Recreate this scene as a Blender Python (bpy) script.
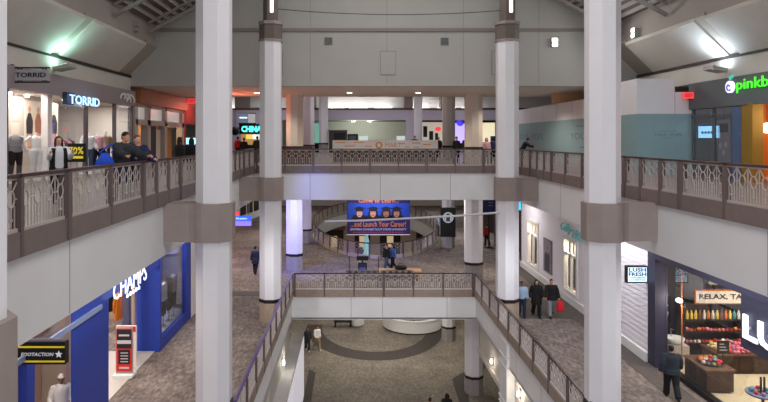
import bpy, bmesh, math, random
from mathutils import Vector, Matrix
random.seed(7)
for o in list(bpy.data.objects): bpy.data.objects.remove(o)
S = bpy.context.scene
COL = S.collection
PI = math.pi
# ------------------------------------------------------------------ camera
EYE = 1.62; FPX = 600.0; VX, VY = 353.0, 138.0
F1, F2, F3 = 0.0, -6.63, -13.38          # the three floor levels
cam_d = bpy.data.cameras.new('camera'); cam = bpy.data.objects.new('camera', cam_d); COL.objects.link(cam)
cam.location = (0, 0, EYE); cam.rotation_euler = (PI/2, 0, 0)
cam_d.sensor_width = 36.0; cam_d.lens = 36.0*FPX/768.0
cam_d.shift_x = (384-VX)/768.0; cam_d.shift_y = -(201-VY)/768.0
cam_d.clip_start = 0.05; cam_d.clip_end = 400
S.camera = cam
# ------------------------------------------------------------------ light and exposure
S.view_settings.view_transform = 'Standard'; S.view_settings.look = 'None'
S.view_settings.exposure = 0.2; S.view_settings.gamma = 1.0; S.view_settings.use_curve_mapping = False
W = bpy.data.worlds.new('world'); S.world = W; W.use_nodes = True
W.node_tree.nodes['Background'].inputs[0].default_value = (.80, .80, .92, 1)
W.node_tree.nodes['Background'].inputs[1].default_value = .12
def lamp(kind, loc, power, color=(1, 1, 1), size=1.0, size_y=None, aim=None, spot=None, blend=.6, spread=None):
    d = bpy.data.lights.new('lamp_light', kind); d.energy = power; d.color = color
    if kind == 'AREA':
        d.size = size
        if size_y: d.shape = 'RECTANGLE'; d.size_y = size_y
        if spread: d.spread = spread
    else: d.shadow_soft_size = size
    if kind == 'SPOT': d.spot_size = spot or 1.2; d.spot_blend = blend
    o = bpy.data.objects.new('lamp_light', d); COL.objects.link(o); o.location = loc
    if aim is not None:
        o.rotation_euler = (Vector(aim)-Vector(loc)).to_track_quat('-Z', 'Y').to_euler()
    return o
WARM = (1, .90, .78); COOL = (.90, .93, 1.0); NEUT = (1, .975, .955)
lamp('AREA', (1.6, 8, 11.6), 1150, NEUT, 9, 12)                       # high atrium lights under the ridge
lamp('AREA', (1.6, 23, 11.6), 750, NEUT, 9, 9)
lamp('AREA', (1.6, -5.4, 3.0), 900, COOL, 12, 4, aim=(1.6, 30, -2))   # added fill light, standing for the mall's lit bay behind the viewer
lamp("AREA", (1.6, -5.4, -4.4), 900, COOL, 9, 4, aim=(1.6, 30, -7))     # second added fill, for the middle level
for x in (-4.7, 7.9):                                                  # added spots under the top balconies, to brighten the middle bridge front
    lamp('SPOT', (x, 22, -1.75), 800, COOL, .15, aim=(1.6, 32, -7.6), spot=1.0, blend=1)
for y in (8, 16, 24):                                                  # walkway ceilings, middle level
    lamp('AREA', (-6.3, y, -1.62), 95, WARM, .8, 5)
    lamp('AREA', (9.6, y, -1.62), 125, COOL, .8, 5)
for x, y, p in ((-8, 36, 150), (-2, 35, 90), (5, 36, 110), (9, 36, 70), (-7, 50, 160), (1.6, 44, 160), (9.5, 50, 170), (-6, 64, 130), (9, 64, 130)):
    lamp('AREA', (x, y, -1.62), p*1.25, NEUT, 2.2, 2.2)
for x, y, p in ((-1, 40, 170), (4.5, 40, 190), (1.6, 50, 160), (-6, 46, 90), (9, 46, 110), (1.6, 64, 330), (1.6, 56, 200), (9, 30, 60), (-6, 34, 50)):
    lamp('AREA', (x, y, -8.05), p, WARM, 2.5, 2.5)
for y in (12, 20, 28):
    lamp('AREA', (-4.3, y, -8.05), 30, NEUT, .5, 4)
for x in (-5.6, -.2, 3.8, 9.5):
    lamp('SPOT', (x, 35, 4.2), 420, WARM, .08, spot=2.5)
for x, y, p in ((-8, 50, 330), (1.6, 46, 330), (11, 48, 330), (1.6, 60, 420), (-9, 62, 250), (12, 62, 250)):
    lamp('AREA', (x, y, 7.2), p*.7, (.97, .93, 1), 4, 3)
lamp('AREA', (-8.4, 14, 4.5), 60, NEUT, .6, 8); lamp('AREA', (11.6, 18, 4.5), 150, COOL, .6, 10)
# ------------------------------------------------------------------ materials
MATS = {}
def mat(name, c, rough=.6, metal=0, emit=0, emit_c=None, noise=0, nscale=8, bump=0, spec=.3, alpha=None):
    if name in MATS: return MATS[name]
    m = bpy.data.materials.new(name); m.use_nodes = True; nt = m.node_tree; b = nt.nodes['Principled BSDF']
    b.inputs['Base Color'].default_value = (*c, 1); b.inputs['Roughness'].default_value = rough
    b.inputs['Metallic'].default_value = metal; b.inputs['Specular IOR Level'].default_value = spec
    if emit:
        b.inputs['Emission Color'].default_value = (*(emit_c or c), 1); b.inputs['Emission Strength'].default_value = emit
    if noise or bump:
        tc = nt.nodes.new('ShaderNodeTexCoord'); n = nt.nodes.new('ShaderNodeTexNoise'); n.inputs['Scale'].default_value = nscale
        n.inputs['Detail'].default_value = 4
        nt.links.new(tc.outputs['Object'], n.inputs['Vector'])
        if noise:
            r = nt.nodes.new('ShaderNodeValToRGB')
            r.color_ramp.elements[0].position = .3; r.color_ramp.elements[1].position = .7
            r.color_ramp.elements[0].color = (*[max(0, v*(1-noise)) for v in c], 1); r.color_ramp.elements[1].color = (*[min(1, v*(1+noise)) for v in c], 1)
            nt.links.new(n.outputs['Fac'], r.inputs['Fac']); nt.links.new(r.outputs['Color'], b.inputs['Base Color'])
        if bump:
            bp = nt.nodes.new('ShaderNodeBump'); bp.inputs['Strength'].default_value = bump
            nt.links.new(n.outputs['Fac'], bp.inputs['Height']); nt.links.new(bp.outputs['Normal'], b.inputs['Normal'])
    MATS[name] = m; return m
def s2l(*c): return tuple((v/255/12.92 if v/255 <= .04045 else ((v/255+.055)/1.055)**2.4) for v in c)
def glass_mat(name, tint=(1, 1, 1), boost=1.0):
    if name in MATS: return MATS[name]
    m = bpy.data.materials.new(name); m.use_nodes = True; nt = m.node_tree; nt.nodes.clear()
    out = nt.nodes.new('ShaderNodeOutputMaterial'); mx = nt.nodes.new('ShaderNodeMixShader'); t = nt.nodes.new('ShaderNodeBsdfTransparent')
    g = nt.nodes.new('ShaderNodeBsdfGlossy'); g.inputs['Roughness'].default_value = .02; f = nt.nodes.new('ShaderNodeFresnel'); 
    ge = nt.nodes.new('ShaderNodeNewGeometry'); ma = nt.nodes.new('ShaderNodeMapRange')        # same pane seen from either side
    ma.inputs['To Min'].default_value = 1.45*boost; ma.inputs['To Max'].default_value = 1/(1.45*boost)
    nt.links.new(ge.outputs['Backfacing'], ma.inputs['Value']); nt.links.new(ma.outputs[0], f.inputs['IOR'])
    t.inputs[0].default_value = (*tint, 1)
    nt.links.new(f.outputs[0], mx.inputs[0]); nt.links.new(t.outputs[0], mx.inputs[1]); nt.links.new(g.outputs[0], mx.inputs[2]); nt.links.new(mx.outputs[0], out.inputs[0])
    MATS[name] = m; return m
def carpet_mat(name, c1, c2, c3, scale=2.2):
    m = bpy.data.materials.new(name); m.use_nodes = True; nt = m.node_tree; b = nt.nodes['Principled BSDF']; b.inputs['Roughness'].default_value = .8
    b.inputs['Specular IOR Level'].default_value = .3; N = nt.nodes.new; L = nt.links.new
    tc = N('ShaderNodeTexCoord'); mp = N('ShaderNodeMapping'); mp.inputs['Scale'].default_value = (1, .45, 1); L(tc.outputs['Object'], mp.inputs[0])
    n1 = N('ShaderNodeTexNoise'); n1.inputs['Scale'].default_value = scale*3; n1.inputs['Detail'].default_value = 6; n1.inputs['Roughness'].default_value = .75
    n2 = N('ShaderNodeTexNoise'); n2.inputs['Scale'].default_value = scale*.25; n2.inputs['Detail'].default_value = 2
    L(mp.outputs[0], n1.inputs['Vector']); L(tc.outputs['Object'], n2.inputs['Vector'])
    a = N('ShaderNodeMath'); a.operation = 'MULTIPLY_ADD'; a.inputs[1].default_value = .35; L(n2.outputs['Fac'], a.inputs[0]); L(n1.outputs['Fac'], a.inputs[2])
    r = N('ShaderNodeValToRGB'); e = r.color_ramp.elements; e[0].position = .52; e[0].color = (*c1, 1); e[1].position = .84; e[1].color = (*c3, 1); k = e.new(.68); k.color = (*c2, 1)
    L(a.outputs[0], r.inputs[0]); L(r.outputs[0], b.inputs['Base Color'])
    MATS[name] = m; return m
def s2l_(c): return c
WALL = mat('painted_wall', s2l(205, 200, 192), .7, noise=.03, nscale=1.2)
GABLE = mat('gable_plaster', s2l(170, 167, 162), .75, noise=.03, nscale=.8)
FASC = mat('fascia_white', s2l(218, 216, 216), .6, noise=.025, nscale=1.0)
COLW = mat('column_white', s2l(222, 219, 222), .5, noise=.02, nscale=1.5)
TAUPE = mat('collar_taupe', s2l(146, 133, 127), .55, noise=.05, nscale=3)
TAUPE_D = mat('cap_taupe', s2l(102, 92, 86), .5, noise=.06, nscale=4)
CURB = mat('curb_taupe', s2l(116, 103, 98), .5, noise=.08, nscale=5)
CURB_L = mat('curb_taupe_light', s2l(146, 130, 118), .5, noise=.08, nscale=5)
POST = mat('post_taupe', s2l(104, 90, 87), .45, metal=.2)
RAILD = mat('handrail_maroon', s2l(72, 46, 46), .35)
INFILL = mat('railing_infill', s2l(182, 170, 164), .45, metal=.1)
INFILL_D = mat('railing_infill_lower', s2l(198, 188, 185), .45, metal=.1)
SOFFIT = mat('soffit_cream', s2l(214, 206, 196), .7)
BLACK = mat('black_paint', s2l(22, 20, 22), .4)
DARK = mat('dark_void', s2l(34, 31, 34), .6)
BANDB = mat('base_band_dark', s2l(44, 28, 28), .4)
PLINTH = mat('plinth_stone', s2l(176, 158, 140), .35, noise=.08, nscale=6)
GREYP = mat('plinth_grey', s2l(150, 146, 144), .35, noise=.08, nscale=6)
WHITE = mat('white_gloss', s2l(235, 234, 232), .35)
STEEL = mat('brushed_steel', s2l(168, 168, 172), .3, metal=.8)
GLASS = glass_mat('shop_glass'); GLASS_B = glass_mat('shop_glass_dark', (.86, .88, .92), 1.15)
def glow(name, c, k): return mat(name, c, .5, emit=k, emit_c=c)
GLOW_W = glow('lit_white', (1, .98, .94), 6); GLOW_C = glow('lit_cool', s2l(205, 232, 255), 2.6)
# ------------------------------------------------------------------ mesh builder
class MB:
    def __init__(s): s.v = []; s.f = []; s.m = []; s.cur = 0; s.sm = []; s.smooth = False
    def add(s, vs, fs):
        b = len(s.v); s.v += [tuple(p) for p in vs]
        for f in fs: s.f.append(tuple(b+i for i in f)); s.m.append(s.cur); s.sm.append(s.smooth)
        return s
    def box(s, x0, x1, y0, y1, z0, z1):
        x0, x1 = sorted((x0, x1)); y0, y1 = sorted((y0, y1)); z0, z1 = sorted((z0, z1))
        return s.add([(x0, y0, z0), (x1, y0, z0), (x1, y1, z0), (x0, y1, z0), (x0, y0, z1), (x1, y0, z1), (x1, y1, z1), (x0, y1, z1)],
              [(0, 3, 2, 1), (4, 5, 6, 7), (0, 1, 5, 4), (1, 2, 6, 5), (2, 3, 7, 6), (3, 0, 4, 7)])
    def obox(s, c, h, R):                                   # oriented box: centre, half sizes, 3x3
        c = Vector(c); vs = []
        for z in (-1, 1):
            for x, y in ((-1, -1), (1, -1), (1, 1), (-1, 1)): vs.append(c+R@Vector((x*h[0], y*h[1], z*h[2])))
        return s.add(vs, [(0, 3, 2, 1), (4, 5, 6, 7), (0, 1, 5, 4), (1, 2, 6, 5), (2, 3, 7, 6), (3, 0, 4, 7)])
    def rbox(s, x, y, z0, z1, hx, hy, ang):
        return s.obox((x, y, (z0+z1)/2), (hx, hy, (z1-z0)/2), Matrix.Rotation(ang, 3, 'Z'))
    def prism(s, poly, z0, z1):
        n = len(poly); vs = [(x, y, z0) for x, y in poly]+[(x, y, z1) for x, y in poly]
        return s.add(vs, [tuple(range(n-1, -1, -1)), tuple(range(n, 2*n))]+[(i, (i+1) % n, n+(i+1) % n, n+i) for i in range(n)])
    def ext(s, pts, d):                                     # planar 3-D polygon extruded by vector d
        n = len(pts); d = Vector(d); vs = [Vector(p) for p in pts]; vs += [p+d for p in vs]
        return s.add(vs, [tuple(range(n-1, -1, -1)), tuple(range(n, 2*n))]+[(i, (i+1) % n, n+(i+1) % n, n+i) for i in range(n)])
    def lathe(s, c, prof, n=24, sx=1, sy=1, a0=0):
        vs = []; fs = []; k = len(prof)
        for r, z in prof:
            for i in range(n):
                a = a0+2*PI*i/n; vs.append((c[0]+r*sx*math.cos(a), c[1]+r*sy*math.sin(a), c[2]+z))
        for j in range(k-1):
            for i in range(n): fs.append((j*n+i, j*n+(i+1) % n, (j+1)*n+(i+1) % n, (j+1)*n+i))
        fs.append(tuple(range(n-1, -1, -1))); fs.append(tuple((k-1)*n+i for i in range(n)))
        return s.add(vs, fs)
    def tube(s, pts, rad, n=8, closed=False, flat=None):
        pts = [Vector(p) for p in pts]; k = len(pts); vs = []; fs = []
        rr = rad if isinstance(rad, (list, tuple)) else [rad]*k
        up0 = None
        for i, p in enumerate(pts):
            if closed: t = (pts[(i+1) % k]-pts[i-1])
            else: t = pts[min(i+1, k-1)]-pts[max(i-1, 0)]
            t.normalize()
            if up0 is None: up0 = Vector((0, 0, 1)) if abs(t.z) < .9 else Vector((0, 1, 0))
            a = t.cross(up0)
            if a.length < 1e-4: a = t.cross(Vector((1, 0, 0)))
            a.normalize(); b = a.cross(t).normalized()
            r = rr[i]; ra, rb = r if isinstance(r, (tuple, list)) else (r, r)
            for q in range(n):
                g = 2*PI*q/n+PI/n; vs.append(p+a*ra*math.cos(g)+b*rb*math.sin(g))
        m = k if closed else k-1
        for j in range(m):
            j2 = (j+1) % k
            for q in range(n): fs.append((j*n+q, j*n+(q+1) % n, j2*n+(q+1) % n, j2*n+q))
        if not closed: fs.append(tuple(range(n-1, -1, -1))); fs.append(tuple((k-1)*n+q for q in range(n)))
        return s.add(vs, fs)
    def ball(s, c, r, n=12, m=8, R=None):
        rx, ry, rz = r if isinstance(r, (tuple, list)) else (r, r, r); vs = []; fs = []; c = Vector(c)
        for j in range(m+1):
            t = PI*j/m
            for i in range(n):
                p = 2*PI*i/n; q = Vector((rx*math.sin(t)*math.cos(p), ry*math.sin(t)*math.sin(p), rz*math.cos(t)))
                if R is not None: q = R@q
                vs.append(c+q)
        for j in range(m):
            for i in range(n): fs.append((j*n+i, (j+1)*n+i, (j+1)*n+(i+1) % n, j*n+(i+1) % n))
        return s.add(vs, fs)
    def mesh(s, name, mats, off=(0, 0, 0)):
        me = bpy.data.meshes.new(name); ox, oy, oz = off
        me.from_pydata([(x-ox, y-oy, z-oz) for x, y, z in s.v], [], s.f)
        for m in (mats if isinstance(mats, (list, tuple)) else [mats]): me.materials.append(m)
        me.polygons.foreach_set('material_index', s.m); me.polygons.foreach_set('use_smooth', s.sm); me.validate()
        bm = bmesh.new(); bm.from_mesh(me); bmesh.ops.remove_doubles(bm, verts=bm.verts, dist=1e-6); bmesh.ops.recalc_face_normals(bm, faces=bm.faces); bm.to_mesh(me); bm.free()
        return me
    def build(s, name, mats, parent=None, at=None, bevel=0):
        org = WORLD[parent.name] if parent is not None else (at or (0, 0, 0))
        o = bpy.data.objects.new(name, s.mesh(name, mats, org)); COL.objects.link(o)
        if parent is not None: o.parent = parent
        else: o.location = org
        WORLD[o.name] = tuple(org)
        if bevel:
            b = o.modifiers.new('bevel', 'BEVEL'); b.width = bevel; b.segments = 2; b.limit_method = 'ANGLE'
        return o
WORLD = {}
def tag(o, label, cat, group=None, kind=None):
    o['label'] = label; o['category'] = cat
    if group: o['group'] = group
    if kind: o['kind'] = kind
    return o
def thing(name, label, cat, loc, group=None, kind=None):
    o = bpy.data.objects.new(name, None); o.empty_display_size = .1; COL.objects.link(o); o.location = loc; WORLD[o.name] = tuple(loc)
    return tag(o, label, cat, group, kind)
def st(o, label, cat): return tag(o, label, cat, None, 'structure')
def box(x0, x1, y0, y1, z0, z1): return MB().box(x0, x1, y0, y1, z0, z1)
def px(x, y, Y): return ((x-VX)/FPX*Y, Y, EYE-(y-VY)/FPX*Y)
def on_floor(x, yfoot, fl):
    Y = FPX*(EYE-fl)/(yfoot-VY); return ((x-VX)/FPX*Y, Y)
def pieces(name, m, parent, *bs):                          # each box a part of its own
    for b in bs: box(*b).build(name, m, parent)
def dup(root, delta, label=None, group=None):               # copy of a thing with its parts and sub-parts
    def cp(o, par):
        c = o.copy(); COL.objects.link(c)
        if par is not None: c.parent = par
        for ch in o.children: cp(ch, c)
        return c
    r = cp(root, None); r.location = Vector(root.location)+Vector(delta)
    if label: r['label'] = label
    if group: r['group'] = group
    return r
# ------------------------------------------------------------------ lettering
def text_mb(mb, body, org, u, v, w=None, h=.2, depth=.02, bold=.0, align='C', shear=0, res=2):
    cu = bpy.data.curves.new('lettering', 'FONT'); cu.body = body; cu.size = 1; cu.offset = bold; cu.resolution_u = res; cu.shear = shear; cu.fill_mode = 'FRONT'
    ob = bpy.data.objects.new('lettering', cu); COL.objects.link(ob); bpy.context.view_layer.update()
    me = bpy.data.meshes.new_from_object(ob.evaluated_get(bpy.context.evaluated_depsgraph_get()))
    vs = [p.co.copy() for p in me.vertices]; fs = [tuple(p.vertices) for p in me.polygons]
    ec = {}
    for f in fs:
        for i in range(len(f)):
            e = (f[i], f[(i+1) % len(f)]); ec[e] = 1
    bpy.data.objects.remove(ob); bpy.data.meshes.remove(me); bpy.data.curves.remove(cu)
    if not vs: return mb
    x0 = min(p.x for p in vs); x1 = max(p.x for p in vs); y0 = min(p.y for p in vs); y1 = max(p.y for p in vs)
    sy = h/(y1-y0); sx = (w/(x1-x0)) if w else sy
    ox = {'C': (x0+x1)/2, 'L': x0, 'R': x1}[align]; oy = (y0+y1)/2
    u = Vector(u); v = Vector(v); n = u.cross(v); org = Vector(org); N = len(vs)
    A = [org+u*((p.x-ox)*sx)+v*((p.y-oy)*sy)+n*depth for p in vs]; B = [a-n*depth for a in A]
    faces = list(fs)
    for (a, b) in ec:
        if (b, a) not in ec: faces.append((a, N+a, N+b, b))
    return mb.add(A+B, faces)
UX, UZ, UY = (1, 0, 0), (0, 0, 1), (0, 1, 0); NY = (0, -1, 0)
# ================================================================== THE SETTING
XL, XR = -5.1, 8.3            # upper balcony edges
LL, LR = -3.25, 6.52          # middle balcony edges
YB, YM = 30.8, 31.9           # front edges of the upper and the middle cross bridge
CARPET = carpet_mat('carpet_middle', s2l(84, 74, 70), s2l(116, 104, 98), s2l(150, 137, 128), 2.6)
CARPET_G = carpet_mat('carpet_ground', s2l(92, 86, 79), s2l(114, 107, 98), s2l(138, 130, 119), 2.6)
TILE = mat('upper_floor_tile', s2l(116, 104, 98), .35, noise=.06, nscale=1.5)
INLAY = mat('dark_carpet_inlay', s2l(66, 61, 58), .8, noise=.12, nscale=4)
# --- floors
m = MB()
m.box(-22, XL, -6, YB, -.06, 0).box(XR, 24, -6, YB, -.06, 0).box(-22, 26, YB, 84, -.06, 0).box(XL, XR, -6, .7, -.06, 0)
st(m.build('floor_upper', TILE), 'pale tiled walkway floor of the top level around the open well', 'floor')
ECX, ECY, ERX, ERY = 1.9, 54.5, 5.4, 13.5     # oval well behind the bridge
def oval(sc=0.0, n=64, x=ECX, y=ECY): return [(x+(ERX+sc)*math.cos(2*PI*i/n), y+(ERY+sc)*math.sin(2*PI*i/n)) for i in range(n)]
def slab_with_oval(mb, x0, x1, y0, y1, z0, z1, n=64):
    inn = oval(0, n); outp = []
    for (x, y) in inn:
        dx, dy = x-ECX, y-ECY; t = 1e9
        if dx > 1e-9: t = min(t, (x1-ECX)/dx)
        if dx < -1e-9: t = min(t, (x0-ECX)/dx)
        if dy > 1e-9: t = min(t, (y1-ECY)/dy)
        if dy < -1e-9: t = min(t, (y0-ECY)/dy)
        outp.append((ECX+dx*t, ECY+dy*t))
    for cx, cy in ((x0, y0), (x1, y0), (x1, y1), (x0, y1)):      # snap the nearest ring point onto each corner
        i = min(range(n), key=lambda k: (outp[k][0]-cx)**2+(outp[k][1]-cy)**2); outp[i] = (cx, cy)
    vs = [(x, y, z0) for x, y in inn]+[(x, y, z0) for x, y in outp]+[(x, y, z1) for x, y in inn]+[(x, y, z1) for x, y in outp]; fs = []
    for i in range(n):
        j = (i+1) % n
        fs += [(i, n+i, n+j, j), (2*n+i, 2*n+j, 3*n+j, 3*n+i), (i, j, 2*n+j, 2*n+i), (n+i, 3*n+i, 3*n+j, n+j)]
    mb.add(vs, fs)
def mid_plate(z0, z1):
    mb = MB(); slab_with_oval(mb, -4.2, 8, 40, 69, z0, z1)
    mb.box(-22, LL, -6, YM, z0, z1).box(LR, 24, -6, YM, z0, z1).box(-22, 26, YM, 40, z0, z1).box(-22, 26, 69, 84, z0, z1).box(-22, -4.2, 40, 69, z0, z1).box(8, 26, 40, 69, z0, z1)
    return mb
st(mid_plate(F2-.06, F2).build('floor_middle', CARPET), 'brown patterned carpet of the middle level', 'floor')
st(box(-22, 26, -6, 84, F3-.06, F3).build('floor_ground', CARPET_G), 'grey brown carpet of the ground level hall', 'floor')
# --- inlays in the ground carpet
def arc_pts(cx, cy, r0, r1, a0, a1, n=40):
    A = [(cx+r1*math.cos(a0+(a1-a0)*i/n), cy+r1*math.sin(a0+(a1-a0)*i/n)) for i in range(n+1)]
    B = [(cx+r0*math.cos(a0+(a1-a0)*i/n), cy+r0*math.sin(a0+(a1-a0)*i/n)) for i in range(n+1)]
    return A, B
def arc_slab(mb, cx, cy, r0, r1, a0, a1, z0, z1, n=40, sy=1):
    A, B = arc_pts(0, 0, r0, r1, a0, a1, n); f = lambda p: (cx+p[0], cy+p[1]*sy)
    for i in range(n): mb.prism([f(B[i]), f(A[i]), f(A[i+1]), f(B[i+1])], z0, z1)
m = MB(); arc_slab(m, 1.65, 47.6, 4.1, 5.3, PI*.97, PI*2.03, F3, F3+.012, 40, 1.35)
def gfl(x, y): X, Y = on_floor(x, y, F3); return (X, Y)
m.prism([gfl(303, 402), gfl(309, 369), gfl(315.5, 373), gfl(311, 402)], F3, F3+.012)
m.prism([gfl(452, 379), gfl(466, 371), gfl(481, 352), gfl(494, 352), gfl(483, 371), gfl(468, 381), gfl(469, 402), gfl(459, 402)], F3, F3+.012)
st(m.build('floor_inlay', INLAY), 'dark curved carpet band set into the ground level floor', 'floor inlay')
m = MB()                                                # darker carpet strip at the foot of the right hand shops, middle level
m.box(10.05, 10.85, 8, 39, F2, F2+.012); m.box(-22, LL-1.2, 31.4, 32.3, F2, F2+.012)
m.box(7.7, 10.04, 27.4, 30.9, F2, F2+.012)
st(m.build('floor_border', mat('dark_carpet_border', s2l(90, 82, 78), .85, noise=.12, nscale=5)), 'dark border band of the middle level carpet', 'floor inlay')
# --- balcony fascias, white plaster with joints
def fascia(name, lab, segs, z0, z1, joints, t=.15):
    mb = MB()
    for (x0, x1, y0, y1) in segs: mb.box(x0, x1, y0, y1, z0, z1)
    o = st(mb.build(name, FASC), lab, 'balcony fascia')
    jm = MB()
    for (x0, x1, y0, y1) in joints: jm.box(x0, x1, y0, y1, z0+.02, z1-.02)
    jm.build('joint', mat('panel_joint', s2l(150, 146, 142), .7), o)
ZU0, ZU1 = -1.56, -.19
fascia('trim_1', 'white plaster balcony edge along the left of the top level', [(XL-.15, XL, .7, YB)], ZU0, ZU1, [(XL-.01, XL+.004, y-.012, y+.012) for y in (10.8, 19, 24)])
fascia('trim_2', 'white plaster balcony edge along the right of the top level', [(XR, XR+.15, .7, YB)], ZU0, ZU1, [(XR-.004, XR+.01, y-.012, y+.012) for y in (12, 19.5, 24)])
fascia('trim_3', 'white plaster front of the upper cross bridge', [(XL, XR, YB, YB+.15)], ZU0, ZU1, [(x-.012, x+.012, YB-.004, YB+.01) for x in (-2.2, 1.4, 5)])
ZM0, ZM1 = -8.03, F2-.19
fascia('trim_4', 'white plaster balcony edge along the left of the middle level', [(LL-.15, LL, .7, YM)], ZM0, ZM1, [(LL-.01, LL+.004, y-.012, y+.012) for y in (19, 24)])
fascia('trim_5', 'white plaster balcony edge along the right of the middle level', [(LR, LR+.15, .7, YM)], ZM0, ZM1, [(LR-.004, LR+.01, y-.012, y+.012) for y in (17.4, 20.8, 24)])
fascia('trim_6', 'white plaster front of the middle level bridge', [(LL, LR, YM, YM+.15)], ZM0, ZM1, [(x-.012, x+.012, YM-.004, YM+.01) for x in (-.1, 1.57, 5)])
m = MB(); a, b = oval(0), oval(.15)
for i in range(64):
    j = (i+1) % 64; m.prism([a[i], b[i], b[j], a[j]], ZM0, F2-.06)
st(m.build('trim_7', FASC), 'white curved plaster edge of the oval well on the middle level', 'balcony fascia')
# --- ceilings
m = MB()
m.box(-22, XL-.15, -6, YB, -1.52, -1.46).box(XR+.15, 24, -6, YB, -1.52, -1.46).box(-22, 26, YB+.15, 84, -1.52, -1.46)
st(m.build('ceiling_middle', SOFFIT), 'cream plaster ceiling above the middle level walkways', 'ceiling')
st(mid_plate(-7.99, -7.93).build('ceiling_ground', SOFFIT), 'cream plaster ceiling above the ground level', 'ceiling')
st(box(-22, 26, 31.3, 39, 4.3, 4.5).build('ceiling_bridge', mat('soffit_beige', s2l(236, 228, 220), .7)), 'low beige ceiling behind the end wall of the top level', 'ceiling')
st(box(-22, 26, 39, 84, 7.6, 7.8).build('ceiling_court', WALL), 'high pale ceiling of the food court', 'ceiling')
# --- roof: steel deck on two slopes
FXL, FXR, RIDGE = -10.2, 13.4, 1.6
EAVE, TOP = 7.4, 13.6
prof = []
n = 78
for i in range(n+1):
    x = FXL+(FXR-FXL)*i/n; z = EAVE+(TOP-EAVE)*(1-abs(x-RIDGE)/(FXR-RIDGE)); prof.append((x, z+(.09 if (i//2) % 2 else 0)))
vs = []; fs = []
for (x, z) in prof: vs += [(x, -6, z), (x, 31.2, z), (x, 31.2, z+.12), (x, -6, z+.12)]
for i in range(n):
    a, b = 4*i, 4*i+4
    fs += [(a, a+1, b+1, b), (a+3, b+3, b+2, a+2), (a+1, a+2, b+2, b+1), (a, b, b+3, a+3)]
fs += [(0, 3, 2, 1), (4*n, 4*n+1, 4*n+2, 4*n+3)]
rf = MB().add(vs, fs); rf.cur = 1
for i in range(1, 60):
    x = FXL+(FXR-FXL)*i/60; z = EAVE+(TOP-EAVE)*(1-abs(x-RIDGE)/(FXR-RIDGE)); rf.box(x-.035, x+.035, -6, 31.0, z-.16, z+.02)
st(rf.build('ceiling_roof', [mat('roof_deck', s2l(112, 104, 100), .6, noise=.05, nscale=1), mat('roof_purlin', s2l(190, 184, 180), .5)]), 'ribbed steel roof deck over the atrium', 'roof')
def joist(y, sgn):
    mb = MB(); x0 = FXL+.1 if sgn < 0 else FXR-.1
    def q(t, d): x = x0+(RIDGE-x0)*t; return (x, y, EAVE-.12+(TOP-EAVE)*t-d)
    R = lambda p, r, k=4: mb.tube(p, r, k)
    R([q(0, 0), q(1, 0)], .08); R([q(0, .46), q(1, .46)], .1)
    k = 22
    for i in range(k): R([q(i/k, .42 if i % 2 else 0), q((i+1)/k, 0 if i % 2 else .42)], .022)
    return mb
i = 0
for y in (29.6, 25.4, 21.2, 17.0):
    for sg in (-1, 1):
        i += 1; st(joist(y, sg).build('trim_%d' % (20+i), mat('joist_steel', s2l(150, 140, 134), .5)), 'steel lattice joist under the roof deck', 'roof joist')
# --- frieze walls, sloped coves, upper walls of the top level
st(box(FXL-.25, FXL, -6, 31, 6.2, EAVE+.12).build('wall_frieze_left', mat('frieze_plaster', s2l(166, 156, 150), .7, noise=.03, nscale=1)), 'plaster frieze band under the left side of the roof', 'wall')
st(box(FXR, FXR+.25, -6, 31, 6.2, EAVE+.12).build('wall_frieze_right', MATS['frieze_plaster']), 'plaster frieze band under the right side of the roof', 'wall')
def cove(sx, xa, xb):
    mb = MB(); th = .14
    def seg(y0, y1, off):
        za, zb = 6.27-off, 4.86-off
        mb.ext([(xa+sx*.1, y0, za), (xb, y0, zb), (xb, y0, zb+th), (xa+sx*.1, y0, za+th)], (0, y1-y0, 0))
    mb.cur = 0; seg(-6, 22.7, .16); seg(23.4, 29.3, .12)
    mb.cur = 1; seg(22.7, 23.4, .0); seg(29.3, 31, -.02)
    return mb
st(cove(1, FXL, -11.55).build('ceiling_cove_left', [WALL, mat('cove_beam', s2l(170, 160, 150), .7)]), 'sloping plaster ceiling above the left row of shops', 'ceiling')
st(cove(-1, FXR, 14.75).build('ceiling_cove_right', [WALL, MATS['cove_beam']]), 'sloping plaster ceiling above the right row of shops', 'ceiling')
SLX, SRX = -11.5, 14.7         # shop fronts, top level
MLX, MRX = -7.45, 10.85        # shop fronts, middle level
st(box(SLX-.2, SLX, -6, 31, 4.0, 4.72).build('wall_upper_left', WALL), 'cream wall band above the shops on the left of the top level', 'wall')
st(box(SRX, SRX+.2, -6, 31, 3.96, 4.72).build('wall_upper_right', WALL), 'cream wall band above the shops on the right of the top level', 'wall')
st(box(SLX-.5, SLX+.06, -6, 31, 4.72, 4.86).build('trim_8', mat('shadow_gap', s2l(58, 52, 48), .6)), 'dark strip between left wall and sloping ceiling', 'trim')
st(box(SRX-.06, SRX+.5, -6, 31, 4.72, 4.86).build('trim_9', MATS['shadow_gap']), 'dark strip between right wall and sloping ceiling', 'trim')
poly = [(SLX-.4, 4.3), (SRX+.4, 4.3), (SRX+.4, 4.9), (FXR, 6.4), (FXR, EAVE+.1), (RIDGE, TOP+.15), (FXL, EAVE+.1), (FXL, 6.4), (SLX-.4, 4.9)]
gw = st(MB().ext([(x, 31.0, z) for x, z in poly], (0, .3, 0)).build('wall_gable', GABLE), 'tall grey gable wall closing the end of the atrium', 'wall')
jm = MB()
for x in (-6.2, -2.2, 1.75, 5.7, 9.6): jm.box(x-.012, x+.012, 30.992, 31.01, 4.4, 10)
jm.build('joint', mat('gable_joint', s2l(142, 138, 133), .7), gw)
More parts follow.
